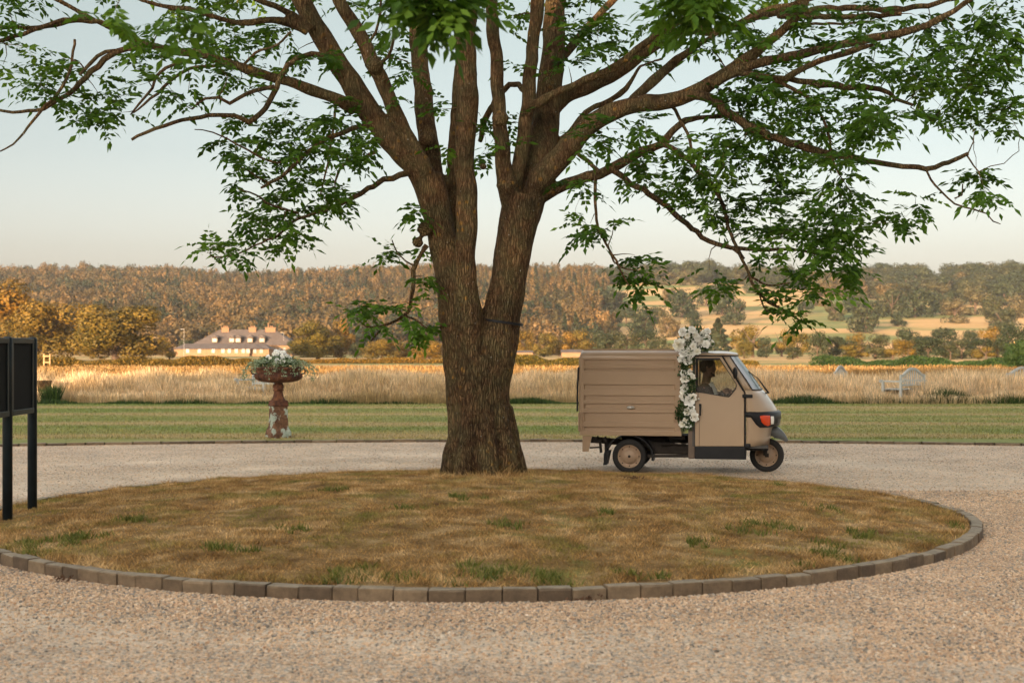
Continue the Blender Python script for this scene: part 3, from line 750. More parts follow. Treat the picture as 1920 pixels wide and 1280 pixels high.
for u in (388, 421, 433, 456, 479):
    p = hp(u, 638); m = MB(); m.box((p.x, 9.6, p.z+.1), (1.3, 2.2, 1.05)); dm = m.build('dormer', M_white, house)
    m = MB(); m.add([(p.x-1, 8.3, p.z+.83), (p.x+1, 8.3, p.z+.83), (p.x, 8.3, p.z+1.35), (p.x-1, 11.5, p.z+.83), (p.x+1, 11.5, p.z+.83), (p.x, 11.5, p.z+1.35)], [(0, 1, 2), (5, 4, 3), (0, 3, 4, 1), (1, 4, 5, 2), (2, 5, 3, 0)]); m.build('dormer_roof', M_slate, dm)
    m = MB(); m.box((p.x, 8.47, p.z+.12), (.95, .06, .75)); m.build('pane', M_glassdark, dm)
for u, wpx in ((401, 13), (454, 13), (489, 18)):
    p = hp(u, 618); m = MB(); m.box((p.x, 13.6, p.z-.1), (wpx/F*HYd*1.1, 1.2, 1.5)); m.box((p.x, 13.6, p.z+.72), (wpx/F*HYd*1.1+.25, 1.45, .18))
    for k in (-1, 0, 1): m.lathe([(.14, 0), (.16, .1), (.12, .42), (.14, .45)], (p.x+k*.42, 13.6, p.z+.81), 8)
    m.build('chimney', M_brick, rf)
m = MB(); p = hp(485, 610); m.lathe([(.2, 0), (.2, 1.5), (.26, 1.55), (.26, 1.7)], (p.x, 13.4, p.z-.8), 10); m.build('flue', M_brick, rf)
for u in (352, 374, 400, 420, 432, 445, 458, 467, 478, 490):
    p = hp(u, 661); m = MB(); yy = -1.16 if 413 < u < 469 else -.04
    m.box((p.x, yy, 1.25), (.95, .1, 1.1)); wn = m.build('window', M_white, house); m = MB(); m.box((p.x, yy-.07, 1.25), (.75, .03, .92)); m.build('pane', M_glassdark, wn)
for u in (505, 515, 525, 533):
    p = hp(u, 650, 9); m = MB(); m.box((p.x, 8.96, zt-1.2), (.8, .1, 1.2)); wn = m.build('window', M_white, house); m = MB(); m.box((p.x, 8.89, zt-1.2), (.6, .03, 1.0)); m.build('pane', M_glassdark, wn)
# two low farm sheds
for u0, u1, vt, Yd, lab in ((968, 1000, 657, 280, 'small low shed roof just right of the ash trunk'), (1052, 1096, 655, 285, 'long low pale shed roof behind the back of the van')):
    a, b = P(u0, vt, Yd), P(u1, vt, Yd); r = empty('shed', ((a.x+b.x)/2, Yd, 0)); tag(r, lab, 'shed'); L_ = b.x-a.x
    m = MB(); m.box((0, 2.5, .5), (L_-.3, 4.6, 1.0)); m.build('wall', M_stonewall, r)
    m = MB(); z1 = a.z; m.add([(-L_/2, 0, .98), (L_/2, 0, .98), (L_/2, 2.5, z1), (-L_/2, 2.5, z1), (-L_/2, 5, .98), (L_/2, 5, .98)], [(0, 1, 2, 3), (3, 2, 5, 4), (0, 3, 4), (1, 5, 2), (0, 4, 5, 1)]); m.build('roof', M_slate, r)
# pole and wooden frame, far lamp posts
M_wood_post = simple('weathered_post', (.42, .27, .13), .9, bmp=.3)
m = MB(); p = P(1902, 690, 150); m.tube([(p.x, 150, 0), (p.x, 150, P(0, 640, 150).z)], [.12, .1], 8); tag(m.build('wooden_pole', M_wood_post), 'pale wooden pole standing by the dark hedge at the right edge', 'pole')
r = empty('stile', (P(88, 0, 112).x, 112, 0)); tag(r, 'small wooden frame of two posts and crossbars by the hedge at the left', 'stile')
for s in (-.24, .24):
    m = MB(); m.box((s, 0, .62), (.09, .09, 1.24)); m.build('post', M_wood_post, r)
for z_ in (.55, 1.05):
    m = MB(); m.box((0, -.06, z_), (.6, .03, .09)); m.build('crossbar', M_wood_post, r)
M_metal = simple('grey_metal', (.35, .33, .3), .5)
for u, Yd, lab in ((345, 300, 'slim lamp post rising left of the stone house roof'), (532, 340, 'slim lamp post right of the stone house roof')):
    p = P(u, 617 if u < 400 else 624, Yd); r = empty('lamp_post', (p.x, Yd, 0)); tag(r, lab, 'lamp post')
    m = MB(); m.tube([(0, 0, 0), (0, 0, p.z)], [.045, .03], 6); m.build('pole', M_metal, r)
    m = MB(); m.box((-.35 if u < 400 else -.3, 0, p.z+.03), (.9, .2, .1), None, .02); m.build('lamp_head', M_metal, r)
# ---------------------------------------------------------------- the ash tree
def remeshed(mb, name, voxel, it, m, parent=None, fac=.5, disp=None):
    me = bpy.data.meshes.new('tmp'); me.from_pydata(mb.v, [], mb.f)
    bm = bmesh.new(); bm.from_mesh(me); bmesh.ops.recalc_face_normals(bm, faces=bm.faces); bm.to_mesh(me); bm.free()
    ob = bpy.data.objects.new('tmp', me); col.objects.link(ob)
    r = ob.modifiers.new('r', 'REMESH'); r.mode = 'VOXEL'; r.voxel_size = voxel
    s = ob.modifiers.new('s', 'SMOOTH'); s.factor = fac; s.iterations = it
    dg = bpy.context.evaluated_depsgraph_get(); dg.update()
    out = bpy.data.meshes.new_from_object(ob.evaluated_get(dg)); out.name = name
    bpy.data.objects.remove(ob)
    if disp:
        n = len(out.vertices); co = np.empty(n*3, np.float32); out.vertices.foreach_get('co', co); co = co.reshape(-1, 3)
        no = np.empty(n*3, np.float32); out.vertices.foreach_get('normal', no); no = no.reshape(-1, 3)
        co += no*disp(co)[:, None]; out.vertices.foreach_set('co', co.ravel().astype(np.float32)); out.update()
    out.polygons.foreach_set('use_smooth', [True]*len(out.polygons))
    out.materials.clear()
    return link(name, out, m, parent)

TY = 15.5
tree = empty('ash_tree', (P(905, 889, TY).x, TY, 0.15))
tag(tree, 'big spreading ash tree with several stems rising from one thick trunk on the grass island', 'tree')
tree_inv = Vector(tree.location)
trunk_mb, thin_mb = MB(), MB()
nodes = []      # (x,y,z,r) for twigs to grow from
def limb(y0, y1, pts, main=None, jit=.25, node=True, mid=None):
    """pts: (u, v, visible width)"""
    n = len(pts); ps, rs = [], []
    for i, (u, v, w_) in enumerate(pts):
        f_ = i/(n-1); Yd = y0+(y1-y0)*f_ + (mid*math.sin(f_*math.pi) if mid else 0)
        ps.append(P(u, v, Yd)-tree_inv); rs.append(w_/2/F*Yd*.895)
    big = max(p[2] for p in pts) >= 15 if main is None else main
    q, r = smooth_path(ps, rs, .10 if big else .07, jit if big else .5)
    (trunk_mb if big else thin_mb).tube(q, r, 14 if big else 8)
    if node:
        for a_, b_ in zip(q, r):
            if b_ < .13: nodes.append((a_.x, a_.y, a_.z, b_))
# trunk: two lobes that fork low down
limb(15.5, 15.5, [(888, 905, 118), (888, 850, 112), (886, 800, 104), (882, 740, 102), (876, 690, 98), (870, 640, 94), (862, 590, 90), (858, 545, 88), (846, 500, 74), (832, 460, 62), (822, 410, 60), (812, 370, 66), (800, 330, 66)], True, 0, False)
limb(15.5, 15.5, [(910, 905, 118), (908, 850, 112), (907, 800, 104), (910, 740, 100), (917, 690, 102), (928, 640, 100), (941, 590, 82), (951, 540, 76), (959, 490, 77), (967, 440, 80), (975, 400, 84), (983, 365, 86)], True, 0, False)
limb(15.5, 15.5, [(900, 905, 130), (900, 800, 124), (898, 700, 128), (900, 665, 120)], True, 0, False)
for a_ in np.arange(0, 6.28, .7):       # root flare
    d_ = .42+random.uniform(-.06, .04); cx_, cy_ = .0, .0
    ps = [Vector((cx_+math.cos(a_)*.26, cy_+math.sin(a_)*.26, .8)), Vector((math.cos(a_)*.34, math.sin(a_)*.34, .25)), Vector((math.cos(a_)*d_, math.sin(a_)*d_, -.08))]
    q, r = smooth_path(ps, [.08, .13, .09], .06); trunk_mb.tube(q, r, 10)
# middle stem in front
limb(15.32, 15.15, [(888, 700, 30), (884, 650, 50), (880, 600, 56), (875, 550, 50), (873, 500, 46), (874, 400, 46), (872, 300, 43), (875, 200, 46), (873, 100, 46), (875, 0, 44), (872, -120, 38), (880, -260, 28), (870, -420, 16)], True)
limb(15.75, 15.9, [(856, 540, 12), (852, 480, 34), (850, 380, 30), (850, 300, 28), (858, 200, 26), (862, 120, 22)], True, node=False)
# left stems
limb(15.5, 15.1, [(812, 370, 56), (790, 325, 56), (760, 290, 54), (725, 250, 52), (690, 205, 50), (655, 150, 46), (625, 105, 44), (598, 60, 42), (570, 10, 40), (540, -50, 34), (500, -140, 24), (450, -260, 14)], True)
limb(15.4, 14.9, [(812, 350, 14), (790, 305, 40), (757, 250, 38), (742, 215, 34), (722, 165, 33), (700, 120, 32), (678, 70, 31), (655, 35, 30), (635, 0, 28), (600, -80, 22), (560, -190, 12)], True)
limb(15.6, 16.7, [(830, 430, 14), (822, 380, 42), (812, 320, 46), (800, 250, 42), (796, 200, 39), (790, 140, 38), (784, 80, 38), (780, 20, 35), (772, -80, 30), (760, -220, 20), (770, -350, 10)], True)
# right stems
limb(15.5, 14.9, [(972, 450, 12), (962, 400, 46), (950, 345, 42), (942, 300, 32), (938, 220, 31), (934, 160, 30), (929, 100, 28), (923, 40, 28), (918, -20, 26), (905, -120, 20), (890, -250, 12)], True)
limb(15.5, 15.3, [(976, 440, 12), (970, 380, 34), (968, 340, 30), (980, 270, 30), (988, 200, 30), (995, 130, 29), (1003, 60, 29), (1008, 0, 28), (1020, -120, 22), (1040, -260, 12)], True)
limb(15.55, 16.4, [(978, 470, 20), (988, 405, 66), (1004, 340, 66), (1016, 280, 60), (1024, 220, 58), (1031, 160, 54), (1036, 100, 50), (1040, 40, 46), (1046, -40, 42), (1060, -150, 32), (1090, -300, 18)], True)
# right side boughs
limb(15.6, 14.6, [(985, 390, 20), (1012, 338, 54), (1050, 295, 50), (1085, 255, 44), (1125, 222, 40), (1170, 202, 37), (1215, 193, 38), (1255, 190, 34), (1300, 175, 32), (1350, 145, 30), (1400, 112, 27), (1445, 75, 22), (1480, 45, 20), (1505, 15, 18), (1520, -30, 15)], True)
limb(14.9, 13.4, [(1290, 178, 22), (1330, 185, 20), (1370, 215, 19), (1420, 245, 18), (1470, 265, 17), (1530, 282, 15), (1580, 293, 14), (1625, 300, 12), (1680, 310, 11), (1735, 315, 11), (1780, 303, 10), (1815, 288, 8)], False)
limb(13.5, 13.3, [(1735, 315, 5), (1745, 335, 5), (1765, 358, 4.5), (1790, 382, 4), (1825, 392, 4), (1850, 400, 3), (1862, 415, 3), (1876, 420, 2)], False)
limb(13.35, 13.2, [(1812, 290, 4), (1825, 310, 3.5), (1835, 322, 3)], False); limb(13.4, 13.3, [(1790, 372, 3.5), (1803, 366, 3), (1805, 345, 3)], False)
limb(15.3, 15.7, [(1180, 195, 24), (1215, 160, 23), (1245, 135, 22), (1272, 112, 20), (1310, 85, 14), (1340, 65, 10), (1375, 20, 7)], True)
limb(14.7, 13.6, [(1335, 160, 20), (1385, 132, 22), (1440, 115, 21), (1500, 102, 21), (1560, 88, 20), (1620, 76, 19), (1680, 64, 18), (1735, 48, 17), (1790, 20, 15), (1835, -10, 12), (1900, -50, 8)], True)
limb(14.3, 13.8, [(1470, 150, 14), (1500, 132, 16), (1540, 112, 16), (1590, 98, 15), (1640, 84, 12)], True)
limb(14.6, 13.8, [(1365, 135, 10), (1420, 140, 12), (1480, 150, 12), (1540, 158, 13), (1600, 164, 13), (1650, 168, 11), (1680, 185, 8), (1712, 197, 6)], False)
limb(14.5, 14.0, [(1400, 140, 9), (1450, 150, 9), (1500, 175, 8), (1530, 200, 7), (1550, 240, 6), (1560, 290, 5), (1572, 325, 4)], False)
limb(15.45, 14.7, [(980, 215, 6), (993, 200, 16), (1010, 192, 17), (1050, 172, 18), (1095, 152, 18), (1135, 135, 18), (1175, 108, 18), (1210, 80, 17), (1260, 48, 16), (1310, 20, 13), (1360, -20, 10)], True)
limb(16.1, 15.6, [(1015, 245, 10), (1035, 210, 36), (1060, 182, 34), (1110, 160, 30), (1160, 135, 28), (1205, 100, 27), (1250, 72, 25), (1290, 55, 23), (1340, 62, 18), (1385, 45, 17), (1430, 22, 16), (1480, 10, 15), (1540, -10, 12)], True)
limb(15.6, 14.6, [(1400, 40, 12), (1460, 25, 14), (1530, 18, 14), (1600, 16, 13), (1680, 18, 12), (1740, 10, 11), (1800, -6, 9)], False)
limb(15.2, 14.4, [(1460, 30, 12), (1500, 30, 12), (1560, 33, 12), (1620, 31, 11), (1690, 26, 10)], False)
limb(15.3, 14.9, [(1470, 44, 6), (1530, 45, 6), (1590, 44, 5), (1640, 40, 4)], False)
limb(15.6, 15.3, [(1012, 372, 30), (1040, 355, 26), (1080, 337, 24), (1125, 327, 23), (1160, 308, 22), (1200, 285, 21), (1240, 270, 19), (1262, 245, 17), (1285, 225, 15), (1330, 220, 12), (1375, 215, 9), (1410, 205, 6)], True)
limb(15.4, 14.6, [(1150, 320, 13), (1195, 350, 13), (1235, 375, 12), (1270, 405, 12), (1305, 435, 11), (1345, 458, 10), (1385, 466, 9), (1430, 468, 8), (1500, 470, 6), (1560, 485, 4)], False)
limb(14.8, 14.2, [(1362, 460, 7), (1385, 475, 7), (1400, 500, 7), (1410, 530, 7), (1428, 555, 6), (1455, 575, 6), (1480, 588, 5), (1505, 605, 3)], False)
limb(14.6, 14.3, [(1425, 555, 4), (1432, 575, 3.5), (1440, 583, 3)], False); limb(14.6, 14.0, [(1410, 520, 5), (1440, 535, 4), (1480, 530, 3)], False)
limb(15.4, 14.8, [(1245, 272, 11), (1275, 288, 11), (1305, 318, 10), (1335, 350, 10), (1352, 375, 9), (1362, 410, 8), (1370, 440, 8), (1395, 485, 6)], False)
limb(15.4, 15.1, [(1085, 290, 9), (1110, 310, 9), (1125, 325, 9)], False)
limb(15.3, 14.8, [(1118, 320, 7), (1115, 360, 7), (1117, 400, 6), (1125, 435, 6), (1140, 465, 5), (1155, 490, 5), (1165, 512, 4), (1180, 535, 3)], False)
limb(14.9, 14.7, [(1140, 460, 4), (1150, 490, 4), (1175, 505, 3), (1195, 507, 2)], False)
limb(15.9, 15.6, [(1040, 275, 18), (1070, 248, 16), (1100, 210, 15), (1130, 195, 14), (1160, 180, 13), (1185, 150, 11), (1200, 125, 8), (1245, 110, 6)], True)
limb(16.2, 16.6, [(1050, 110, 22), (1075, 85, 20), (1100, 55, 19), (1125, 25, 18), (1155, -5, 16), (1200, -60, 11)], True)
limb(16.0, 16.8, [(1020, 230, 10), (980, 165, 12), (955, 160, 12), (925, 195, 13), (905, 235, 14), (900, 265, 10)], False)
limb(15.5, 15.0, [(1230, 180, 8), (1260, 200, 8), (1290, 250, 7), (1300, 285, 6), (1330, 300, 5)], False)
# left boughs
limb(15.3, 13.8, [(665, 205, 30), (640, 190, 26), (600, 175, 25), (560, 160, 24), (520, 148, 22), (470, 133, 21), (425, 118, 20), (380, 103, 19), (330, 96, 18), (285, 86, 16), (245, 72, 14), (205, 52, 13), (170, 35, 12), (130, 12, 11), (90, -8, 10), (20, -40, 7)], True)
limb(14.3, 13.6, [(270, 86, 12), (235, 92, 12), (195, 112, 13), (160, 145, 12), (140, 168, 11), (110, 188, 9), (80, 203, 8), (40, 210, 7), (5, 208, 6), (-60, 190, 4)], False)
limb(13.9, 13.4, [(140, 75, 6), (136, 110, 6), (125, 145, 7), (108, 175, 7), (85, 200, 7), (60, 228, 6), (45, 250, 5), (25, 270, 4), (0, 284, 3)], False)
limb(14.3, 13.2, [(260, 75, 8), (200, 45, 10), (140, 38, 10), (90, 50, 10), (40, 52, 9), (0, 53, 9), (-80, 65, 6)], False)
limb(13.9, 13.2, [(170, 33, 9), (120, 38, 9), (70, 55, 9), (30, 66, 9), (0, 76, 9), (-60, 95, 5)], False)
limb(15.0, 14.2, [(578, 62, 20), (545, 45, 17), (510, 38, 16), (470, 42, 15), (435, 42, 13), (395, 28, 13), (350, 18, 12), (305, 12, 11), (260, -2, 9), (200, -30, 6)], True)
limb(15.1, 14.4, [(585, 55, 18), (550, 30, 16), (515, 12, 14), (480, 0, 12), (430, -20, 9)], True)
limb(14.9, 13.9, [(612, 108, 13), (585, 103, 12), (558, 108, 12), (540, 122, 12), (527, 145, 12), (518, 165, 12), (507, 190, 12), (490, 212, 11), (465, 227, 12), (440, 218, 9), (410, 215, 9), (375, 219, 9), (340, 225, 8), (310, 235, 8), (275, 248, 7), (247, 262, 6)], False)
limb(14.2, 13.9, [(515, 162, 9), (480, 170, 9), (450, 182, 8), (430, 193, 8), (410, 182, 7), (385, 185, 6), (360, 205, 4)], False)
limb(14.4, 14.0, [(425, 120, 7), (390, 125, 7), (355, 130, 7), (320, 150, 7), (295, 175, 6), (270, 195, 5), (250, 212, 3)], False)
limb(14.4, 14.0, [(350, 115, 7), (300, 135, 7), (285, 165, 6), (260, 195, 5), (245, 215, 3)], False)
limb(14.3, 14.0, [(285, 88, 9), (240, 92, 9), (200, 98, 8), (170, 118, 8), (150, 140, 6)], False)
limb(15.4, 14.6, [(780, 318, 14), (750, 328, 13), (720, 338, 12), (690, 355, 11), (660, 370, 10), (625, 388, 8), (590, 400, 7), (550, 415, 6), (525, 440, 5), (490, 455, 4), (440, 478, 3.5), (400, 482, 3)], False)
limb(15.3, 14.5, [(695, 235, 11), (660, 242, 10), (625, 255, 10), (590, 275, 9), (560, 300, 9), (535, 325, 8), (505, 345, 7), (490, 352, 5)], False)
limb(14.8, 14.2, [(560, 295, 6), (520, 305, 5), (480, 290, 5), (440, 268, 4), (400, 248, 3), (365, 243, 2)], False)
limb(14.7, 14.3, [(505, 345, 5), (480, 330, 4), (465, 320, 4)], False); limb(14.7, 14.2, [(560, 400, 5), (510, 385, 5), (480, 365, 4), (450, 355, 3)], False)
limb(15.4, 14.8, [(705, 285, 9), (670, 300, 8), (645, 308, 7), (632, 330, 5), (628, 350, 3)], False)
limb(15.3, 14.9, [(630, 200, 6), (625, 240, 5), (618, 280, 5), (610, 330, 4), (600, 370, 3)], False)
limb(14.9, 14.4, [(450, 130, 6), (480, 100, 6), (520, 85, 5), (545, 60, 5)], False)
limb(15.3, 15.2, [(800, 460, 12), (790, 475, 8), (783, 490, 9), (775, 505, 11), (775, 530, 9), (772, 560, 8), (765, 585, 7), (745, 600, 6), (715, 612, 5), (685, 612, 4)], False)
limb(15.3, 15.2, [(722, 608, 4), (705, 628, 4), (695, 640, 3)], False); limb(15.2, 15.1, [(760, 592, 4), (780, 600, 4), (800, 615, 3)], False)
limb(15.3, 15.1, [(780, 500, 4), (760, 490, 3.5), (745, 475, 3), (735, 450, 2.5)], False)
limb(15.0, 14.9, [(688, 120, 9), (715, 118, 8), (733, 95, 7), (737, 60, 6), (735, 20, 5), (732, -30, 4)], False)
limb(15.1, 15.0, [(690, 85, 7), (705, 60, 6), (712, 30, 6), (716, -10, 5)], False)
for u, v, w_, s_ in ((797, 430, 34, 15.32), (939, 222, 36, 14.95), (702, 122, 40, 15.05), (905, 312, 18, 15.2), (783, 455, 26, 15.35), (800, 262, 34, 15.6), (952, 348, 48, 15.35)):   # burls and knots
    p = P(u, v, s_)-tree_inv; r = w_/2/F*s_; trunk_mb.tube([p+Vector((0, 0, -r*.8)), p, p+Vector((0, 0, r*.8))], [r*.5, r, r*.5], 10)
# boughs above and towards the viewer, outside the picture, carrying the hanging foreground leaves
def free_limb(pts, r0, r1, big):
    ps = [Vector(p)-tree_inv for p in pts]; n = len(ps)
    q, r = smooth_path(ps, [r0+(r1-r0)*i/(n-1) for i in range(n)], .12, .3); (trunk_mb if big else thin_mb).tube(q, r, 10 if big else 7)
    for a_, b_ in zip(q, r):
        if b_ < .13: nodes.append((a_.x, a_.y, a_.z, b_))
free_limb([(-.5, 15.1, 6.4), (-.5, 13.5, 7.2), (-.4, 11.5, 7.2), (-.3, 9.5, 6.2), (-.35, 8.0, 4.7), (-.4, 7.1, 3.9)], .09, .02, True)
free_limb([(.5, 15.3, 6.0), (1.0, 13.5, 6.9), (1.3, 11.5, 6.8), (1.2, 9.5, 5.7), (1.05, 8.2, 4.7)], .08, .02, True)
free_limb([(-2.0, 15.0, 6.2), (-2.4, 13.0, 6.7), (-2.7, 11, 6.2), (-2.4, 9.3, 5.2), (-2.25, 8.4, 4.6)], .07, .015, True)
free_limb([(-1.4, 14.9, 5.6), (-3.5, 14.2, 6.8), (-6.0, 13.6, 7.0), (-7.5, 13.0, 6.2)], .08, .02, True)
free_limb([(.3, 16.2, 6.4), (.8, 18.5, 8), (1.6, 20.5, 8.2), (2.2, 21.8, 7.2)], .09, .02, True)
free_limb([(-1.0, 16.4, 6.4), (-1.8, 18.5, 7.8), (-3.4, 20.5, 8.0), (-4.4, 21.6, 7.0)], .09, .02, True)
free_limb([(2.2, 15.1, 5.6), (4.0, 15.6, 7.0), (6.0, 15.4, 7.2), (7.4, 14.8, 6.3)], .08, .02, True)

def bark_disp(co):
    z = co[:, 2]; a = np.arctan2(co[:, 1], co[:, 0]); low = np.clip(1.4-z/2.2, .15, 1)
    rr = np.hypot(co[:, 0], co[:, 1])
    ridge = np.sin(a*34+np.sin(z*7)*1.3+np.sin(z*2.3+1)*2)*.5+np.sin(a*57+z*5+np.sin(z*11)*1.2)*.35
    lump = np.sin(co[:, 0]*9+2)*np.sin(z*5.3+1)*np.sin(co[:, 1]*8)+.6*np.sin(co[:, 0]*17)*np.sin(z*13)
    return np.where(rr < .8, ridge*.006*low, 0)+lump*.011*np.where(rr < 1.2, 1, .6)
remeshed(trunk_mb, 'trunk', .017, 9, M_bark, tree, .5, bark_disp)

# leaf clusters: (u, v, ru, rv, density)
CL = [(20,20,55,40,.5),(20,110,40,30,.4),(95,155,60,50,.9),(75,140,40,30,.6),(190,190,60,55,.7),(225,215,35,28,.5),(270,130,60,50,.5),(330,100,70,45,.6),(320,190,50,35,.45),(420,60,90,50,.5),(470,130,70,60,.5),(540,100,60,60,.6),(600,130,40,30,.4),(730,60,60,80,.5),(740,160,50,40,.5),(520,240,50,50,.7),(590,230,50,60,.7),(660,230,60,50,.6),(440,260,60,35,.7),(450,320,60,40,.8),(520,300,60,40,.8),(600,310,70,50,.8),(690,300,60,40,.6),(560,380,70,50,1),(480,400,60,50,.9),(500,450,75,32,1),(440,478,40,18,.8),(393,492,18,35,1.1),(620,400,30,45,.7),(640,370,40,30,.6),
(735,490,30,14,.5),(780,410,16,22,.4),(790,500,14,45,.4),(690,598,38,34,1.0),(788,612,32,34,1.0),(740,585,50,16,.5),
(830,250,15,60,.4),(905,190,18,90,.4),(905,310,12,28,.3),(960,60,18,80,.3),(950,250,18,45,.3),
(1080,90,55,85,.6),(1130,50,60,60,.7),(1170,110,60,40,.5),(1260,60,70,60,.7),(1340,60,60,60,.6),(1100,275,50,35,.45),(1155,255,45,40,.6),(1200,250,30,35,.3),(1075,355,28,35,.5),(1250,320,60,55,.8),(1190,340,30,45,.5),(1330,290,70,65,.9),(1310,370,65,45,.8),(1400,200,85,60,.9),(1400,275,70,50,1.0),(1490,180,90,60,.9),(1500,270,75,45,1.0),(1580,220,85,60,.9),(1570,300,60,28,.8),(1660,230,55,55,.7),
(1780,170,80,60,1.1),(1850,60,80,70,1),(1870,170,60,60,1),(1800,230,60,32,.8),(1895,245,22,16,.5),(1550,60,90,50,.6),(1650,110,90,50,.8),(1450,60,70,50,.5),(1700,40,80,50,.6),(1740,110,50,50,.7),(1360,385,50,45,.9),(1440,345,60,32,.5),(1450,400,95,50,1.0),(1550,390,65,45,1.0),(1560,440,60,45,1.1),(1500,470,95,45,.9),(1600,345,26,38,.8),(1590,400,38,38,.8),(1690,388,38,42,1.2),(1830,332,28,24,.9),(1856,372,12,16,.4),
(1130,425,38,28,.9),(1095,440,14,14,.6),(1205,535,36,42,1.2),(1212,490,34,12,.6),(1350,522,28,45,1.1),(1430,470,60,28,.7),(1480,540,55,45,.9),(1565,512,36,45,1.1),(1502,600,26,34,1.2),(1462,572,28,24,.8),(1585,492,26,45,.9)]
tips = []
for (u, v, ru, rv, dn) in CL:
    k = max(3, int(dn*ru*rv*math.pi/780))
    Y0 = 15.4-.9*min(1, abs(u-930)/800)+random.uniform(-.45, .45)
    if u > 1500: Y0 = 13.9+random.uniform(-.8, .8)
    if u < 350: Y0 = 13.8+random.uniform(-.6, .6)
    for _ in range(k):
        a_ = random.uniform(0, 6.28); r_ = math.sqrt(random.random())*.93
        Yd = Y0+random.gauss(0, .4)
        tips.append((P(u+ru*r_*math.cos(a_), v-9+rv*.98*r_*math.sin(a_), Yd)-tree_inv, 1.0))
# the crown above and around the picture
for _ in range(420):
    a_ = random.uniform(0, 6.28); e_ = random.uniform(.0, 1.0); rr = 7.2*math.sqrt(random.uniform(.05, 1))
    p = Vector((rr*math.cos(a_), TY+rr*.8*math.sin(a_), 6.4+3.4*e_*(1-rr/9)))
    v_ = HY-(p.z-CAMH)/p.y*F
    if v_ > -25: continue
    for q in range(3): tips.append((p+Vector((random.gauss(0, .3), random.gauss(0, .3), random.gauss(0, .2)))-tree_inv, 1.25))
for (x, y, z, s_, k) in ((-.42, 6.9, 3.36, .10, 9), (-.30, 7.0, 3.32, .08, 7), (-.50, 7.2, 3.48, .08, 6), (-.36, 7.0, 3.75, .2, 14), (1.08, 8.0, 3.72, .10, 10), (1.15, 8.2, 3.66, .08, 5), (-2.33, 8.0, 3.56, .04, 2), (-1.98, 8.1, 3.56, .06, 3)):
    for _ in range(k): tips.append((Vector((x+random.gauss(0, s_*.6), y+random.gauss(0, s_*.7), z+random.gauss(0, s_*.45)))-tree_inv, .9))
ND = np.zeros((60000, 4)); nn = len(nodes); ND[:nn] = np.array(nodes)
TP = np.array([t_[0][:] for t_ in tips]); d0 = np.zeros(len(TP))
for i in range(len(TP)): d0[i] = np.sqrt(((ND[:nn, :3]-TP[i])**2).sum(1).min())
twig_mb = thin_mb; leaves_at = []
for i in np.argsort(d0):
    t_ = TP[i]; D = np.sqrt(((ND[:nn, :3]-t_)**2).sum(1)); j = int(D.argmin()); d = D[j]
    a = Vector(ND[j, :3]); b_ = Vector(t_); r0 = min(ND[j, 3]*.75, .004+.012*min(d, 1.2)); r1 = .0022
    k = max(2, int(d/.09)); pts, rs = [], []
    side = Vector((random.gauss(0, 1), random.gauss(0, 1), random.gauss(.4, .6)))*.12*d
    for s_ in range(k+1):
        f_ = s_/k; q = a.lerp(b_, f_)+side*math.sin(math.pi*f_)
        if 0 < s_ < k: q += Vector((random.gauss(0, .010), random.gauss(0, .010), random.gauss(0, .010)))
        pts.append(q); rs.append(r0+(r1-r0)*f_)
    twig_mb.tube(pts, rs, 5, cap=False)
    for q, r_ in zip(pts[1:], rs[1:]):
        if nn < 59990: ND[nn] = (q.x, q.y, q.z, r_); nn += 1
    dr = (pts[-1]-pts[-2]); leaves_at.append((pts[-1], dr.normalized() if dr.length > 1e-6 else Vector((0, 0, 1)), tips[i][1]))
    if k > 5 and random.random() < .5: leaves_at.append((pts[k//2], (side+Vector((0, 0, -.1))).normalized(), tips[i][1]*.8))
twig_mb.build('branches', M_bark, tree, fix=False)
# compound leaves: paired leaflets along a drooping stalk
LV, LR = [], []
def leaflet(base, d, nrm, ln, wd, r_):
    nrm = (nrm+Vector((random.gauss(0, .6), random.gauss(-.15, .6), random.gauss(0, .4)))); nrm = nrm-d*nrm.dot(d); nrm = nrm.normalized() if nrm.length > .05 else d.orthogonal().normalized()
    s = d.cross(nrm).normalized()*wd/2; m = base+d*ln*.48-nrm*ln*.05; tip = base+d*ln-nrm*ln*.12
    LV.append((base[:], (base+d*ln*.42+s)[:], tip[:], m[:])); LR.append(r_)
    LV.append((base[:], m[:], tip[:], (base+d*ln*.42-s)[:])); LR.append(r_)
for p, dr, sc in leaves_at:
    tone = random.gauss(.45, .2)
    for q in range(random.choice([3, 4, 4, 5])):
        a_ = random.uniform(0, 6.28)
        d = (Vector((math.cos(a_), math.sin(a_), random.uniform(-.6, .55)))+dr*.5).normalized()
        pos = p-dr*random.uniform(0, .05); L_ = random.uniform(.16, .27)*sc; npair = random.choice([3, 4, 4, 5])
        for k in range(npair+1):
            d = (d+Vector((0, 0, -.085))).normalized(); pos = pos+d*(L_/npair)*(1.0 if k else 1.1)
            up = Vector((0, 0, 1)); sd_ = d.cross(up)
            sd_ = sd_.normalized() if sd_.length > .05 else Vector((1, 0, 0)); nm = sd_.cross(d).normalized()
            ln = random.uniform(.085, .13)*sc; wd = ln*random.uniform(.38, .48); tn = min(1, max(0, tone+random.gauss(0, .12)))
            if k == npair: leaflet(pos, d, nm, ln*1.1, wd, tn)
            else:
                for s_ in (-1, 1):
                    dd = (d*.55+sd_*s_+Vector((0, 0, random.uniform(-.38, .15)))).normalized()
                    leaflet(pos, dd, nm, ln*(.8+.2*math.sin(k+1)), wd, tn)
LV = np.array(LV).reshape(-1, 3)
print('leaf faces', len(LV)//4, 'twig nodes', nn)
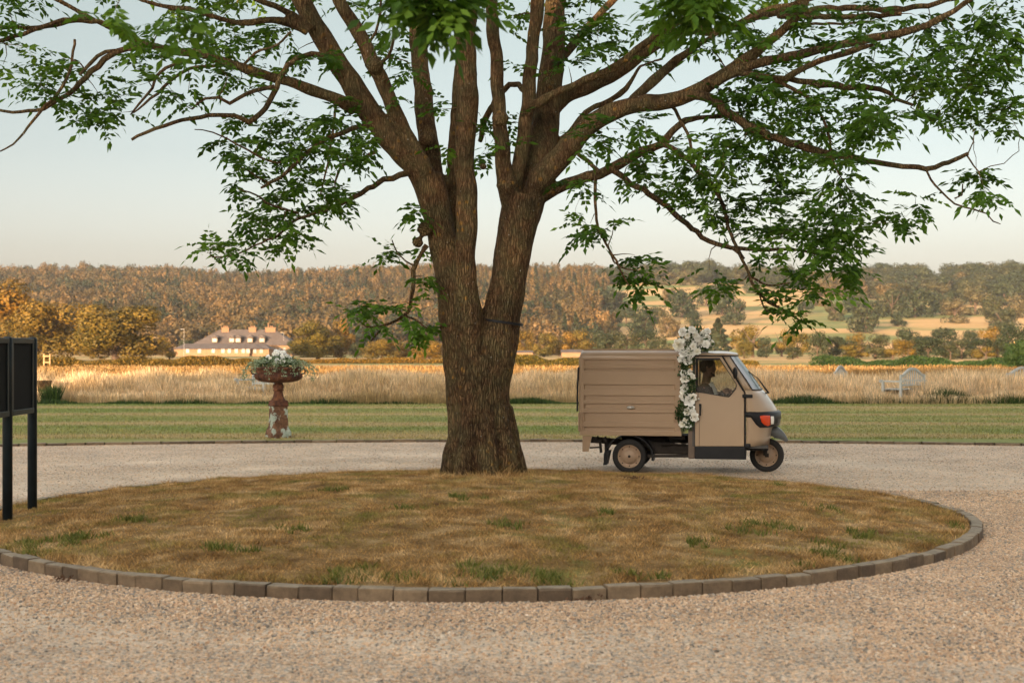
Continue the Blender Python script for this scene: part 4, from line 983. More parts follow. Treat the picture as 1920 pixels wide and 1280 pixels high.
link('leaves', np_mesh('leaves', LV, np.arange(len(LV)).reshape(-1, 4), False, np.repeat(np.array(LR), 4)), M_leaf, tree)

# black strap round the right stem
M_black = simple('black_rubber', (.015, .015, .016), .5)
m = MB(); n = 40; ctr = P(940, 604, 15.5); ra = .236; V = []
for k in range(n):
    a_ = 2*math.pi*k/n
    for dz in (-.014, .014):
        for dr in (0, .012): V.append((ctr.x+(ra+dr)*math.cos(a_)-.0, 15.5+(ra+dr)*math.sin(a_), ctr.z+dz-.028*math.cos(a_)*1.2))
Fc = []
for k in range(n):
    a0, b0 = k*4, ((k+1) % n)*4
    Fc += [(a0, b0, b0+1, a0+1), (a0+3, b0+3, b0+2, a0+2), (a0+1, b0+1, b0+3, a0+3), (a0+2, b0+2, b0, a0)]
m.add(V, Fc, False); tag(m.build('strap', M_black), 'thin black strap tied round the right stem of the ash tree', 'strap')
# ---------------------------------------------------------------- the three-wheeled van
TH = R(10); FW = Vector((math.cos(TH), -math.sin(TH), 0)); LT = Vector((math.sin(TH), math.cos(TH), 0))
VO = P(1180, 0, 17.58)-FW*.665; VO.z = 0
def S(u, v, d=0.0):
    o = Vector((0, 0, CAMH)); r = Vector(((u-960)/F, 1, -(v-HY)/F))
    t_ = ((VO+LT*d)-o).dot(LT)/r.dot(LT); p = o+r*t_-VO
    return p.dot(FW), p.z
def Q(X, Y, d=0.0): return S(1060+X/3.8795, 580+Y/3.8795, d)
def q3(X, Y, d=0.0):
    a, b_ = Q(X, Y, d); return Vector((a, d, b_))
W = 1.24
M_paint = simple('taupe_paint', (.39, .275, .18), .38, var=.03, scale=3, coat=.8)
M_paint.node_tree.nodes['Principled BSDF'].inputs['Coat Roughness'].default_value = .06
M_paintbox = simple('taupe_body_paint', (.345, .228, .138), .42, var=.05, scale=2.5, coat=.3)
M_plastic = simple('black_plastic', (.018, .018, .02), .42)
M_tyre = simple('tyre_rubber', (.028, .026, .025), .85, bmp=.3, scale=20)
M_chassis = simple('dark_chassis', (.03, .024, .02), .75, var=.4)
M_steel = simple('brushed_steel', (.6, .58, .55), .3, 1.0)
M_rim = simple('taupe_wheel_paint', (.34, .23, .15), .5, var=.15, scale=14)
M_grey = simple('grey_plastic', (.11, .115, .115), .4)
M_amber, t, b = mat('amber_lens'); b.inputs['Base Color'].default_value = (.62, .055, .01, 1); b.inputs['Roughness'].default_value = .15
M_lens, t, b = mat('clear_lens'); b.inputs['Base Color'].default_value = (.75, .72, .68, 1); b.inputs['Roughness'].default_value = .12
def glass(name, tint, ior):
    m, t, b = mat(name)
    gl = N(t, 'ShaderNodeBsdfGlossy'); gl.inputs['Roughness'].default_value = .02
    tr = N(t, 'ShaderNodeBsdfTransparent'); tr.inputs[0].default_value = (*tint, 1)
    fr = N(t, 'ShaderNodeFresnel'); fr.inputs[0].default_value = ior
    mx = N(t, 'ShaderNodeMixShader'); L(t, fr.outputs[0], mx.inputs[0]); L(t, tr.outputs[0], mx.inputs[1]); L(t, gl.outputs[0], mx.inputs[2])
    L(t, mx.outputs[0], t.nodes['Material Output'].inputs[0]); return m
M_glass = glass('side_glass', (.85, .87, .86), 1.7); M_screen = glass('windscreen_glass', (.5, .66, .68), 3.6)

van = empty('delivery_van', VO, -TH)
tag(van, 'small taupe three-wheeled van with a ribbed box on the gravel beyond the island', 'van')
# --- cargo box
rows = [(917, 0), (883, 0), (881.5, 1), (857, 1), (855.5, 0), (819, 0), (817.5, 1), (752, 1), (750.5, 0), (723, 0), (721.5, 1), (687, 1), (685.5, 0), (663, 0), (661.5, 1), (627, 1), (625.5, 0), (582, 0), (580.5, 1), (548, 1), (546, 0), (448, 0), (445, 1), (430, 1), (428.5, 0), (405, 0), (403.5, 1), (369, 1), (367, 0), (350, 0)]
z_of = lambda Y: Q(460, Y)[1]
prof = [(0.0, z_of(Y), k) for Y, k in rows]
zt = z_of(300)
for i in range(1, 9):
    a_ = i/8*math.pi/2; prof.append((.16*(1-math.cos(a_)), z_of(350)+(zt-z_of(350))*math.sin(a_), 0))
for k in range(1, 8): y_ = .16+(W-.32)*k/8; prof.append((y_, zt+.022*math.sin(math.pi*k/8), 0))
left = [(W-y_, z_, k) for y_, z_, k in prof[:len(rows)+8]][::-1]; prof += left
colsX = [(Q(101, 600)[0], 0, .035), (Q(108, 600)[0], 0, .01), (Q(125, 600)[0], 0, 0), (Q(134, 600)[0], 0, 0), (Q(137, 600)[0], .4, 0), (Q(143, 600)[0], 1, 0)]
colsX += [(Q(x_, 600)[0], 1, 0) for x_ in (300, 470, 640, 790)] + [(Q(797, 600)[0], .4, 0), (Q(802, 600)[0], 0, 0), (Q(838, 600)[0], 0, 0)]
m = MB(); V = []
for (x_, kk, sh) in colsX:
    for (y_, z_, k) in prof:
        sg = 1 if y_ < W/2 else -1
        if k or sh: pass
        V.append((x_, y_+sg*(.022*k*kk), z_) if not sh else (x_, y_+sg*sh*min(1, abs(y_-W/2)/(W/2)), z_-(sh if z_ > zt-.1 else 0)))
n = len(prof)
Fc = [(i*n+k, i*n+k+1, (i+1)*n+k+1, (i+1)*n+k) for i in range(len(colsX)-1) for k in range(n-1)]
Fc += [(i*n+n-1, i*n, (i+1)*n, (i+1)*n+n-1) for i in range(len(colsX)-1)]
m.add(V, Fc, False); m.add(V[:n], [tuple(range(n))]); m.add(V[-n:], [tuple(range(n-1, -1, -1))])
box = m.build('cargo_box', M_paintbox, van)
bv = box.modifiers.new('b', 'BEVEL'); bv.width = .003; bv.segments = 2; bv.limit_method = 'ANGLE'; bv.angle_limit = R(25)
# drop side seam frame, roof rail, lower rail, tail edge
m = MB(); a_, b_ = q3(118, 291), q3(822, 287); m.bar((a_.x, .2, zt+.012), (b_.x, .2, zt+.012), .03, .022); m.bar((a_.x, W-.2, zt+.012), (b_.x, W-.2, zt+.012), .03, .022); m.build('roof_rail', M_paintbox, box)
zb = z_of(917); x0, x1 = Q(128, 900)[0], Q(845, 900)[0]
for d in (-.006, W-.006):
    m = MB(); m.box(((x0+x1)/2, d+.006, z_of(899)), (x1-x0, .028, z_of(882)-z_of(917)), None, .004); m.build('bottom_rail', M_paintbox, box)
m = MB(); xl = Q(96, 700)[0]; m.box((xl+.01, W/2, (z_of(748)+z_of(340))/2), (.022, W-.06, z_of(345)-z_of(746)), None, .006); m.build('rear_door_upper', M_paintbox, box)
m = MB(); m.box((xl+.005, W/2, (z_of(890)+z_of(752))/2), (.024, W-.02, z_of(752)-z_of(888)), None, .006); m.build('tailgate', M_paintbox, box)
m = MB(); m.tube([q3(96, 420, .03), q3(89, 560, .03), q3(87, 740, .03)], .012, 6); m.build('rubber_seal', M_plastic, box)
m = MB(); p = q3(475, 714); m.lathe([(.052, 0), (.050, .012), (.035, .022), (.0, .026)], (p.x, -.0, p.z), 20, Matrix.Rotation(R(90), 3, 'X') @ Matrix.Diagonal((1, .5, 1))); m.build('side_latch', M_steel, box)
m = MB(); m.bar(q3(112, 748, -.01), q3(142, 748, -.01), .02, .016); m.bar(q3(118, 755, -.01), q3(118, 885, -.005), .012, .012); m.build('hinge', M_paintbox, box)
# --- rear bumper plate, chassis
def plate(name, pts, d0, th, mt, par=None, conv=Q):
    m = MB(); pp = [conv(x_, y_, d0) for x_, y_ in pts]; m.poly(pp, lambda a, b_, d: (a, d0+d, b_), th); return m.build(name, mt, par or van)
plate('rear_bracket', [(125, 919), (193, 919), (168, 1032), (124, 1034)], .03, .03, M_paintbox)
plate('rear_bracket', [(125, 919), (193, 919), (168, 1032), (124, 1034)], W-.06, .03, M_paintbox)
m = MB(); m.bar(q3(190, 965, .1), q3(262, 962, .1), .03, .02); m.bar(q3(178, 1005, .1), q3(262, 1000, .1), .03, .02); m.bar(q3(240, 920, .1), q3(190, 965, .1), .03, .02)
for x_ in (165, 255): m.bar(q3(x_, 1000, .1), q3(x_, 1000, W-.1), .03, .03)
for d in (.3, W-.3): m.bar(q3(130, 940, d), q3(1310, 1040, d), .06, .08)
m.box((q3(560, 985).x, W/2, q3(560, 985).z), (.62, .42, .22), None, .03); m.box((q3(760, 1035).x, W/2, q3(760, 1040).z), (.5, .7, .09), None, .02)
m.box((q3(800, 940).x, .25, q3(800, 935).z), (.22, .2, .05)); m.tube([q3(700, 990, .2), q3(760, 975, .2), q3(830, 985, .2), q3(890, 970, .2)], .008, 6); m.tube([q3(740, 1000, .25), q3(810, 960, .25), q3(880, 985, .25)], .007, 6)
m.bar(q3(465, 1083, .12), q3(465, 1083, W-.12), .06, .06); m.bar(q3(250, 935, .15), q3(260, 1040, .15), .05, .03); m.bar(q3(300, 935, .2), q3(300, 1040, .2), .04, .05)
m.tube([q3(280, 930, .12), q3(300, 960, .12)], .03, 8); m.box((q3(720, 960).x, .7, q3(720, 960).z), (.8, .5, .1))
m.bar(q3(600, 1065, .06), q3(945, 1065, .06), .05, .035)
m.build('chassis', M_chassis, van)
plate('mud_flap', [(292, 1030), (322, 1030), (300, 1130), (274, 1130)], .06, .26, M_plastic)
plate('mud_flap', [(292, 1030), (322, 1030), (300, 1130), (274, 1130)], W-.3, .24, M_plastic)
for d0, d1 in ((.03, .3), (W-.3, W-.03)):      # arched rear mudguards
    m = MB(); c = q3(465, 1083, d0); V = []; n = 15
    for i in range(n):
        a_ = R(-5)+R(190)*i/(n-1); rx, rz = .305, .29
        for rr in (0, .014):
            for d in (d0, d1): V.append((c.x+(rx+rr)*math.cos(a_)*1.02-.01, d, c.z+(rz+rr)*math.sin(a_)))
    Fc = [(i*4+a, i*4+b_, i*4+4+b_, i*4+4+a) for i in range(n-1) for a, b_ in ((0, 1), (1, 3), (3, 2), (2, 0))]+[(0, 1, 3, 2), ((n-1)*4+2, (n-1)*4+3, (n-1)*4+1, (n-1)*4)]
    m.add(V, Fc); m.build('mudguard', M_plastic, van)
def wheel(c, rad, steer=0.0, side=-1):
    """c centre; outer face towards side"""
    rt = Matrix.Rotation(steer, 3, 'Z') @ Matrix.Rotation(R(90), 3, 'X')
    if side > 0: rt = rt @ Matrix.Rotation(math.pi, 3, 'X')
    e = empty('wheel', c); e.parent = van
    hw = .055; m = MB()
    def tread(a, z): return .012*(1 if math.sin(a*46+z*60) > 0 else 0) if abs(z) < hw*.7 else 0
    m.lathe([(rad*.66, -hw*.8), (rad*.72, -hw), (rad*.88, -hw*1.05), (rad*.965, -hw*.78), (rad*.985, -hw*.6), (rad*.985, hw*.6), (rad*.965, hw*.78), (rad*.88, hw*1.05), (rad*.72, hw), (rad*.66, hw*.8), (rad*.66, -hw*.8)], (0, 0, 0), 96, rt, tread)
    m.build('tyre', M_tyre, e)
    m = MB(); m.lathe([(rad*.67, hw*.9), (rad*.64, hw*.95), (rad*.61, hw*.6), (rad*.50, hw*.35), (rad*.42, hw*.45), (rad*.40, hw*.8), (rad*.36, hw*.95), (rad*.0, hw*1.0)], (0, 0, 0), 48, rt)
    m.lathe([(rad*.67, -hw*.9), (rad*.60, -hw*.5), (rad*.0, -hw*.4)], (0, 0, 0), 32, rt); rm = m.build('rim', M_rim, e)
    m = MB(); m.lathe([(.018, hw*1.0), (.016, hw*1.25), (0, hw*1.3)], (0, 0, 0), 12, rt)
    for k in range(8):
        a_ = k*math.pi/4; p = rt @ Vector((rad*.56*math.cos(a_), rad*.56*math.sin(a_), hw*.52)); m.lathe([(.008, 0), (.008, .008), (0, .009)], p, 6, rt)
    m.build('hub_bolts', M_chassis, rm)
c = q3(465, 1083, .07); RW = (q3(465, 1083-125).z-c.z)*1.0
RW = .222; wheel((c.x, .12, RW-.002), RW); wheel((c.x, W-.12, RW-.002), RW, 0, 1)
cf = q3(1466, 1085, W/2-.1)
FWX = cf.x; wheel((FWX, W/2, RW-.002), RW, R(-6))
# --- cab
xr = Q(941, 700)[0]
zl = {}
def side_poly(pts, d=0.0): return [Q(x_, y_, d) for x_, y_ in pts]
WIN = [(951, 357), (1124, 357), (1243, 538), (1246, 556), (1240, 578), (1200, 628), (1188, 636), (1160, 634), (1050, 614), (951, 598)]
door_o = [(944, 341), (1136, 341), (1300, 604), (1300, 994), (944, 994)]
for d0, nm in ((-.004, 'door'), (W-.022, 'door')):
    m = MB(); m.poly(side_poly(door_o), lambda a, b_, d: (a, d0+d, b_), .026, side_poly(WIN)); dr = m.build(nm, M_paint, van)
    bv = dr.modifiers.new('b', 'BEVEL'); bv.width = .005; bv.segments = 2; bv.limit_method = 'ANGLE'
    # window rubber and pane
    ring = side_poly(WIN); m = MB(); dd = d0-.002 if d0 < .1 else d0+.028
    cx_ = sum(p[0] for p in ring)/len(ring); cz_ = sum(p[1] for p in ring)/len(ring)
    inner = [(cx_+(a-cx_)*.965, cz_+(b_-cz_)*.95) for a, b_ in ring]; outer = [(cx_+(a-cx_)*1.012, cz_+(b_-cz_)*1.018) for a, b_ in ring]
    m.poly(outer, lambda a, b_, d: (a, (dd-.003 if d0 < .1 else dd-.004)+d, b_), .008, inner); m.build('window_rubber', M_plastic, dr)
    m = MB(); m.poly(outer, lambda a, b_, d: (a, d0+.012+d, b_), .003); m.build('window_pane', M_glass, dr)
    if d0 < .1:
        m = MB(); h0 = q3(981, 692); h1 = q3(981, 770); m.tube([(h0.x, -.03, h0.z), (h0.x+.002, -.05, (h0.z+h1.z)/2+.02), (h1.x, -.04, h1.z)], [.016, .012, .010], 8)
        m.box((h0.x, -.015, h0.z-.005), (.03, .045, .035), None, .006); m.build('door_handle', M_plastic, dr)
        m = MB(); p = q3(970, 652); m.lathe([(.017, 0), (.016, .008), (.008, .010), (0, .010)], (p.x, -.004, p.z), 16, Matrix.Rotation(R(90), 3, 'X')); m.build('door_lock', M_steel, dr)
        m = MB(); m.bar(q3(966, 345, -.006), q3(966, 640, -.006), .004, .006); m.bar(q3(974, 775, -.006), q3(974, 992, -.006), .003, .005); m.bar(q3(970, 366, .03), q3(1112, 366, .03), .02, .012); m.build('door_seam', M_chassis, dr)
# loft body: horizontal outlines
def outline(xa, xf, y0=0.0, y1=W, n=22, pw=2.25):
    out = []
    for i in range(n+1):
        a_ = -math.pi/2+math.pi*i/n; cx_, sy = math.cos(a_), math.sin(a_)
        out.append((xa+(xf-xa)*abs(cx_)**(2/pw), (y0+y1)/2+(y1-y0)/2*math.copysign(abs(sy)**(2/pw), sy)))
    return out
DF = .38
def lv(Y, Xa, Xf): return (Q(Xa, Y)[1], Q(Xa, Y)[0], Q(Xf, Y, DF)[0])
def loft(m, levels, frac=(0, 22), y0=0.0, y1=W, smooth=True):
    rings = [[(x_, y_, z_) for x_, y_ in outline(xa, xf, y0, y1)][frac[0]:frac[1]+1] for z_, xa, xf in levels]
    k = len(rings[0]); m.add([p for r in rings for p in r], [(i*k+j, i*k+j+1, (i+1)*k+j+1, (i+1)*k+j) for i in range(len(rings)-1) for j in range(k-1)], smooth); return rings
nose = [lv(995, 1316, 1490), lv(940, 1316, 1494), lv(880, 1316, 1508), lv(850, 1316, 1524), lv(780, 1316, 1548), lv(745, 1316, 1548), lv(715, 1314, 1530), lv(680, 1312, 1508), lv(640, 1310, 1480), lv(612, 1308, 1460), lv(586, 1300, 1432)]
m = MB(); loft(m, nose); front = m.build('front_body', M_paint, van)
so = front.modifiers.new('s', 'SOLIDIFY'); so.thickness = .012
# windscreen with pillars
scr = [lv(586, 1300, 1432), lv(540, 1272, 1402), lv(480, 1234, 1360), lv(420, 1196, 1314), lv(370, 1168, 1276), lv(338, 1150, 1252)]
m = MB(); loft(m, scr, (3, 19)); ws = m.build('windscreen', M_screen, van)
for fr_ in ((0, 3), (19, 22)):
    m = MB(); loft(m, scr, fr_); pl_ = m.build('windscreen_pillar', M_paint, van); so = pl_.modifiers.new('s', 'SOLIDIFY'); so.thickness = .02
m = MB(); rings = [[Vector((x_, y_, z_)) for x_, y_ in outline(xa, xf)] for z_, xa, xf in scr]
m.tube([r[3] for r in rings]+rings[-1][4:20][:], .008, 6); m.tube([r[19] for r in rings], .008, 6); m.tube(rings[0][3:20], .008, 6); m.build('windscreen_seal', M_plastic, ws)
# black seam between door and body, sill, rear pillar
for d in (-.003, W+.003):
    m = MB(); m.tube([q3(1141, 338, d), q3(1305, 602, d), q3(1308, 640, d), q3(1308, 1090, d)], .009, 6); m.build('door_gasket', M_plastic, van)
m = MB(); a_, b_ = q3(940, 995), q3(1316, 1092); m.box(((a_.x+b_.x)/2, W/2, (a_.z+b_.z)/2), (b_.x-a_.x, W-.01, a_.z-b_.z), None, .012)
c_ = q3(1520, 1000, .3); m.box(((b_.x+c_.x-.1)/2, W/2, q3(1400, 1015).z), (c_.x-.1-b_.x+.05, W*.82, .055), None, .02)
m.build('sill', M_plastic, van)
m = MB(); a_, b_ = q3(893, 800), q3(941, 1086); m.box(((a_.x+b_.x)/2, W/2, (a_.z+b_.z)/2+.0), (b_.x-a_.x, W-.03, a_.z-b_.z), None, .012); bp = m.build('cab_rear_post', simple('dark_brown_paint', (.13, .09, .065), .6), van)  # rear post in a darker brown than the taupe body
M_int = simple('grey_interior', (.07, .065, .06), .8)
m = MB(); a_ = q3(940, 345); b_ = q3(940, 995)      # cab back wall with rear window
zz0, zz1 = b_.z, a_.z
m.poly([(0.01, zz0), (W-.01, zz0), (W-.01, zz1), (.01, zz1)], lambda a, b2, d: (xr-.03+d, a, b2), .03, [(.2, zz1-.42), (W-.2, zz1-.42), (W-.2, zz1-.08), (.2, zz1-.08)]); m.build('cab_back_wall', M_int, van)
m = MB(); m.box((xr+.25, W/2, .52), (.42, W-.14, .12), None, .03); m.box((xr+.06, W/2, .78), (.1, W-.16, .42), None, .03); m.build('seat', M_int, van)
m = MB(); m.box((xr+.45, W/2, q3(1100, 1000).z), (.95, W-.06, .03)); p = q3(1290, 600, .3); m.box((p.x-.02, W/2, p.z-.06), (.24, W-.16, .12), None, .04); m.build('dashboard', M_int, van)
hb = q3(1180, 610, W/2); m = MB(); m.tube([(hb.x, W/2-.30, hb.z+.0), (hb.x+.05, W/2-.12, hb.z+.03), (hb.x+.05, W/2+.12, hb.z+.03), (hb.x, W/2+.30, hb.z)], .014, 8); m.tube([(hb.x+.05, W/2, hb.z+.03), (hb.x+.16, W/2, hb.z-.5)], .02, 8); m.build('handlebar', M_plastic, van)
# roof slab with a crown
ztop = q3(1100, 335).z; m = MB(); X0, X1 = Q(942, 330)[0], Q(1254, 330)[0]; ol = outline(X0+(X1-X0)*.62, X1, -.02, W+.02); base = [(X0-.03, W+.02), (X0-.03, -.02)]
poly_ = base[1:]+ol+base[:1]; cxm, cym = (X0+X1)/2, W/2
V = []; lev = [(1.0, 0), (1.012, .010), (1.005, .022), (.93, .034), (.75, .046), (.45, .056), (.12, .060)]
for s_, dz in lev: V += [(cxm+(x_-cxm)*s_, cym+(y_-cym)*s_, ztop+dz) for x_, y_ in poly_]
k = len(poly_); m.add(V, [(i*k+j, i*k+(j+1) % k, (i+1)*k+(j+1) % k, (i+1)*k+j) for i in range(len(lev)-1) for j in range(k)], True)
m.add(V[:k], [tuple(range(k-1, -1, -1))]); m.add(V[-k:], [tuple(range(k))]); m.build('cab_roof', M_paint, van)
m = MB(); m.tube([(x_, y_, ztop-.004) for x_, y_ in poly_], .009, 6); m.build('rain_gutter', M_plastic, van)
# bumper band with lamps
band = [lv(858, 1400, 1548), lv(850, 1316, 1556), lv(800, 1312, 1566), lv(760, 1312, 1568), lv(744, 1312, 1560)]
m = MB(); zA = [Q(1400, Y)[1] for Y in (858, 850, 800, 760, 744)]
def bandring(z_, xa, xf, off):
    return [(x_, y_, z_) for x_, y_ in outline(xa, xf+off, -off, W+off)]
xa0 = Q(1308, 760)[0]; rr = []
for i, Y in enumerate((862, 856, 800, 756, 744)):
    xf = Q((1540, 1552, 1566, 1564, 1552)[i], Y, DF)[0]; rr.append(bandring(Q(1400, Y)[1], xa0, xf, (.0, .012, .014, .014, .0)[i]))
# trim the lower edge so that it sweeps up towards the door
zt_, zb_ = Q(1400, 744)[1], Q(1400, 862)[1]; zm = Q(1400, 785)[1]; xs0, xs1 = Q(1345, 800)[0], Q(1410, 800)[0]
V = []
for r in rr:
    for x_, y_, z_ in r:
        t_ = min(1, max(0, (x_-xs0)/(xs1-xs0))); lo = zm+(zb_-zm)*(t_*t_*(3-2*t_)); V.append((x_, y_, zt_-(zt_-z_)*(zt_-lo)/(zt_-zb_)))
k = len(rr[0]); m.add(V, [(i*k+j, i*k+j+1, (i+1)*k+j+1, (i+1)*k+j) for i in range(4) for j in range(k-1)], True); bumper = m.build('bumper_band', M_plastic, van)
so = bumper.modifiers.new('s', 'SOLIDIFY'); so.thickness = .03
xfB = Q(1566, 800, DF)[0]; OB = outline(xa0, xfB+.014, -.014, W+.014, 200)
def on_band(X, Y, off):
    """point on the band surface seen at zoom X,Y"""
    best = None
    for i in range(2, 100):
        x_, y_ = OB[i]; w3 = VO+FW*x_+LT*y_; uu = 960+w3.x/w3.y*F; Xz = (uu-1060)*3.8795
        if best is None or abs(Xz-X) < best[0]:
            nx_, ny_ = OB[i+1][1]-OB[i-1][1], -(OB[i+1][0]-OB[i-1][0]); l_ = math.hypot(nx_, ny_); best = (abs(Xz-X), x_, y_, nx_/l_, ny_/l_)
    _, x_, y_, nx_, ny_ = best; Yd = (VO+FW*x_+LT*y_).y; v = 580+Y/3.8795
    return Vector((x_+nx_*off, y_+ny_*off, CAMH-(v-HY)/F*Yd))
def lens(name, pts, mt, off=.012):
    m = MB(); cX = sum(p[0] for p in pts)/len(pts); cY = sum(p[1] for p in pts)/len(pts); V = []
    for s_, o_ in ((1, 0), (1, off*.7), (.85, off), (.4, off*1.25)):
        V += [on_band(cX+(x_-cX)*s_, cY+(y_-cY)*s_, o_) for x_, y_ in pts]
    k = len(pts); m.add(V, [(i*k+j, i*k+(j+1) % k, (i+1)*k+(j+1) % k, (i+1)*k+j) for i in range(3) for j in range(k)], True); m.add(V[-k:], [tuple(range(k))], True)
    W2 = [(p[0], W-p[1], p[2]) for p in V]; a = m.build(name, mt, bumper)
    m = MB(); m.add(W2, [(i*k+j, i*k+(j+1) % k, (i+1)*k+(j+1) % k, (i+1)*k+j) for i in range(3) for j in range(k)], True); m.add(W2[-k:], [tuple(range(k))], True); m.build(name, mt, bumper)
lens('indicator', [(1414, 775), (1440, 770), (1486, 770), (1489, 800), (1487, 840), (1470, 848), (1448, 840), (1428, 818)], M_amber)
lens('headlight', [(1493, 776), (1512, 776), (1514, 800), (1512, 832), (1494, 836)], M_lens)
m = MB()
for Y in (800, 813, 826, 838): m.bar(on_band(1542, Y, .004), on_band(1562, Y, .004), .004, .006)
m.build('vent', M_grey, bumper)
# lower hinge blocks
m = MB(); m.box(q3(1325, 630, -.012), (.13, .03, .045), None, .008); m.box(q3(1327, 990, -.01), (.07, .03, .05), None, .008); m.build('door_hinge', M_plastic, van)
# front mudguard: lip that follows the wheel
m = MB(); c = Vector((FWX, W/2, RW)); V = []; n = 14
for i in range(n):
    a_ = R(36)+R(100)*i/(n-1); dg_ = math.degrees(a_)
    for hw, dr in ((-.125, -.13), (-.11, .0), (0, .015), (.11, .0), (.125, -.13)):
        r_ = .335+.055*min(1, (dg_-36)/38)+dr*min(1, .25+(dg_-36)/40); V.append((c.x+r_*math.cos(a_), c.y+hw, c.z+r_*math.sin(a_)))
m.add(V, [(i*5+j, i*5+j+1, i*5+6+j, i*5+5+j) for i in range(n-1) for j in range(4)], True); mg = m.build('front_mudguard', M_grey, van); so = mg.modifiers.new('s', 'SOLIDIFY'); so.thickness = .008
m = MB(); m.bar((FWX-.02, W/2-.09, RW), (FWX-.03, W/2-.09, .62), .035, .05); m.bar((FWX-.02, W/2-.09, .62), (FWX-.02, W/2+.05, .62), .05, .05); m.bar((FWX, W/2-.09, RW), (FWX, W/2, RW), .05, .05)
m.box((FWX-.14, W/2, .52), (.24, .5, .28), None, .04); m.build('fork', M_chassis, van)
# mirror, wiper, aerial
p = q3(1236, 462, -.12); m = MB(); m.lathe([(.0, -.022), (.035, -.018), (.048, 0), (.045, .014), (.0, .016)], p, 20, Matrix.Rotation(R(-62), 3, 'Z') @ Matrix.Rotation(R(90), 3, 'X') @ Matrix.Diagonal((.8, 1.6, 1))); m.tube([p, q3(1250, 520, -.05), q3(1292, 590, 0)], .007, 6); m.build('mirror', M_plastic, van)
m = MB(); p0, p1, p2 = q3(1432, 600, .30), q3(1478, 610, .34), q3(1375, 480, .34)
m.tube([q3(1430, 605, .5), q3(1478, 606, .40), q3(1400, 500, .36), q3(1332, 450, .36)], [.014, .013, .006, .005], 6); m.bar(q3(1410, 560, .40), q3(1335, 452, .40), .012, .012); m.build('wiper', M_plastic, van)
m = MB(); p = q3(990, 120, .4); m.tube([(p.x, .4, ztop+.05), (p.x, .4, p.z)], .002, 5); m.build('aerial', M_steel, van)

# ---------------------------------------------------------------- driver
M_skin = simple('skin', (.34, .16, .10), .6, var=.08); M_suit = simple('dark_suit', (.012, .013, .018), .8); M_shirt = simple('white_shirt', (.7, .7, .68), .8); M_hair = simple('dark_hair', (.012, .009, .007), .7, bmp=.5, scale=30)
hc = q3(1032, 428, .48)
drv = empty('person', VO+FW*hc.x+LT*.48, -TH); drv.location.z = .36
tag(drv, 'person with dark hair, dark suit and white shirt sitting in the van cab', 'person')
def b3(x, y, z): return Vector((x, y, z-.36))
hz = hc.z; sz = hz-.235
m = MB()
m.lathe([(0, -.125), (.045, -.115), (.062, -.08), (.074, -.03), (.078, .02), (.074, .07), (.055, .108), (.02, .124), (0, .126)], b3(.02, 0, hz), 20, Matrix.Diagonal((1.15, 1, 1)))
m.tube([b3(.09, 0, hz+.03), b3(.108, 0, hz-.012), b3(.10, 0, hz-.025)], [.008, .014, .012], 8)   # nose
m.tube([b3(.06, 0, hz-.08), b3(.093, 0, hz-.095)], [.035, .022], 10)
for s in (-1, 1): m.tube([b3(.0, s*.078, hz-.03), b3(-.005, s*.086, hz), b3(.0, s*.080, hz+.03)], [.010, .013, .010], 8)
m.tube([b3(.0, 0, hz-.08), b3(-.02, 0, sz+.02), b3(-.02, 0, sz-.1)], [.055, .058, .07], 12)
body_torso = ([b3(-.03, 0, sz-.02), b3(-.04, 0, sz-.14), b3(-.03, 0, sz-.32), b3(-.02, 0, sz-.45)], [.09, .135, .125, .135])
def limbs(m, g, legs=True, hands=True):
    for s in (-1, 1):
        sh = b3(-.03, s*.185, sz-.05); el = b3(.14, s*.26, sz-.26); wr = b3(hb.x-hc.x-.06, (W/2-.48)*.6+s*.25, hb.z+.02)
        m.tube([b3(-.03, s*.05, sz-.03), sh], [.07+g, .062+g], 12); m.tube([sh, sh.lerp(el, .5), el], [.06+g, .052+g, .042+g], 12); m.tube([el, el.lerp(wr, .5), wr], [.042+g, .038+g, .027+g], 12)
        if hands:
            pk = wr+Vector((.045, 0, .012)); m.tube([wr, pk, pk+Vector((.03, 0, 0))], [.024, .036, .03], 10)
            for k in range(4):
                f0 = pk+Vector((.035, (k-1.5)*.02, .006)); m.tube([f0, f0+Vector((.03, 0, .006)), f0+Vector((.042, 0, -.02)), f0+Vector((.02, 0, -.034))], [.0095, .009, .0085, .008], 8)
            m.tube([pk+Vector((0, -s*.03, 0)), pk+Vector((.025, -s*.045, -.01)), pk+Vector((.045, -s*.03, -.025))], [.011, .010, .009], 8)
        if legs:
            hp_ = b3(-.02, s*.09, sz-.48); kn = b3(.34, s*.13, sz-.46); an = b3(.42, s*.12, .36+.02)
            m.tube([hp_, hp_.lerp(kn, .5), kn], [.085+g, .075+g, .056+g], 12); m.tube([kn, kn.lerp(an, .4), an], [.055+g, .05+g, .036+g], 12); m.tube([an, an+Vector((.12, 0, -.005))], [.04+g, .03+g], 10)
m.tube(*body_torso, 16); limbs(m, 0)
for s in (-1, 1): m.tube([b3(-.03, s*.0, sz-.1), b3(-.03, s*.11, sz-.1), b3(-.03, s*.10, sz-.42)], [.1, .085, .09], 12)
remeshed(m, 'body', .008, 3, M_skin, drv)
m = MB(); m.tube([b3(-.03, 0, sz-.0), *body_torso[0][1:]], [.10, .15, .14, .15], 16); limbs(m, .012, False, False)
for s in (-1, 1): m.tube([b3(-.03, s*.0, sz-.1), b3(-.03, s*.115, sz-.1), b3(-.03, s*.11, sz-.42)], [.1, .1, .105], 12)
remeshed(m, 'jacket', .01, 3, M_suit, drv)
m = MB(); m.tube([b3(.03, 0, sz+.04), b3(.085, 0, sz-.06), b3(.125, 0, sz-.16)], [.045, .045, .02], 10); remeshed(m, 'shirt', .008, 2, M_shirt, drv)
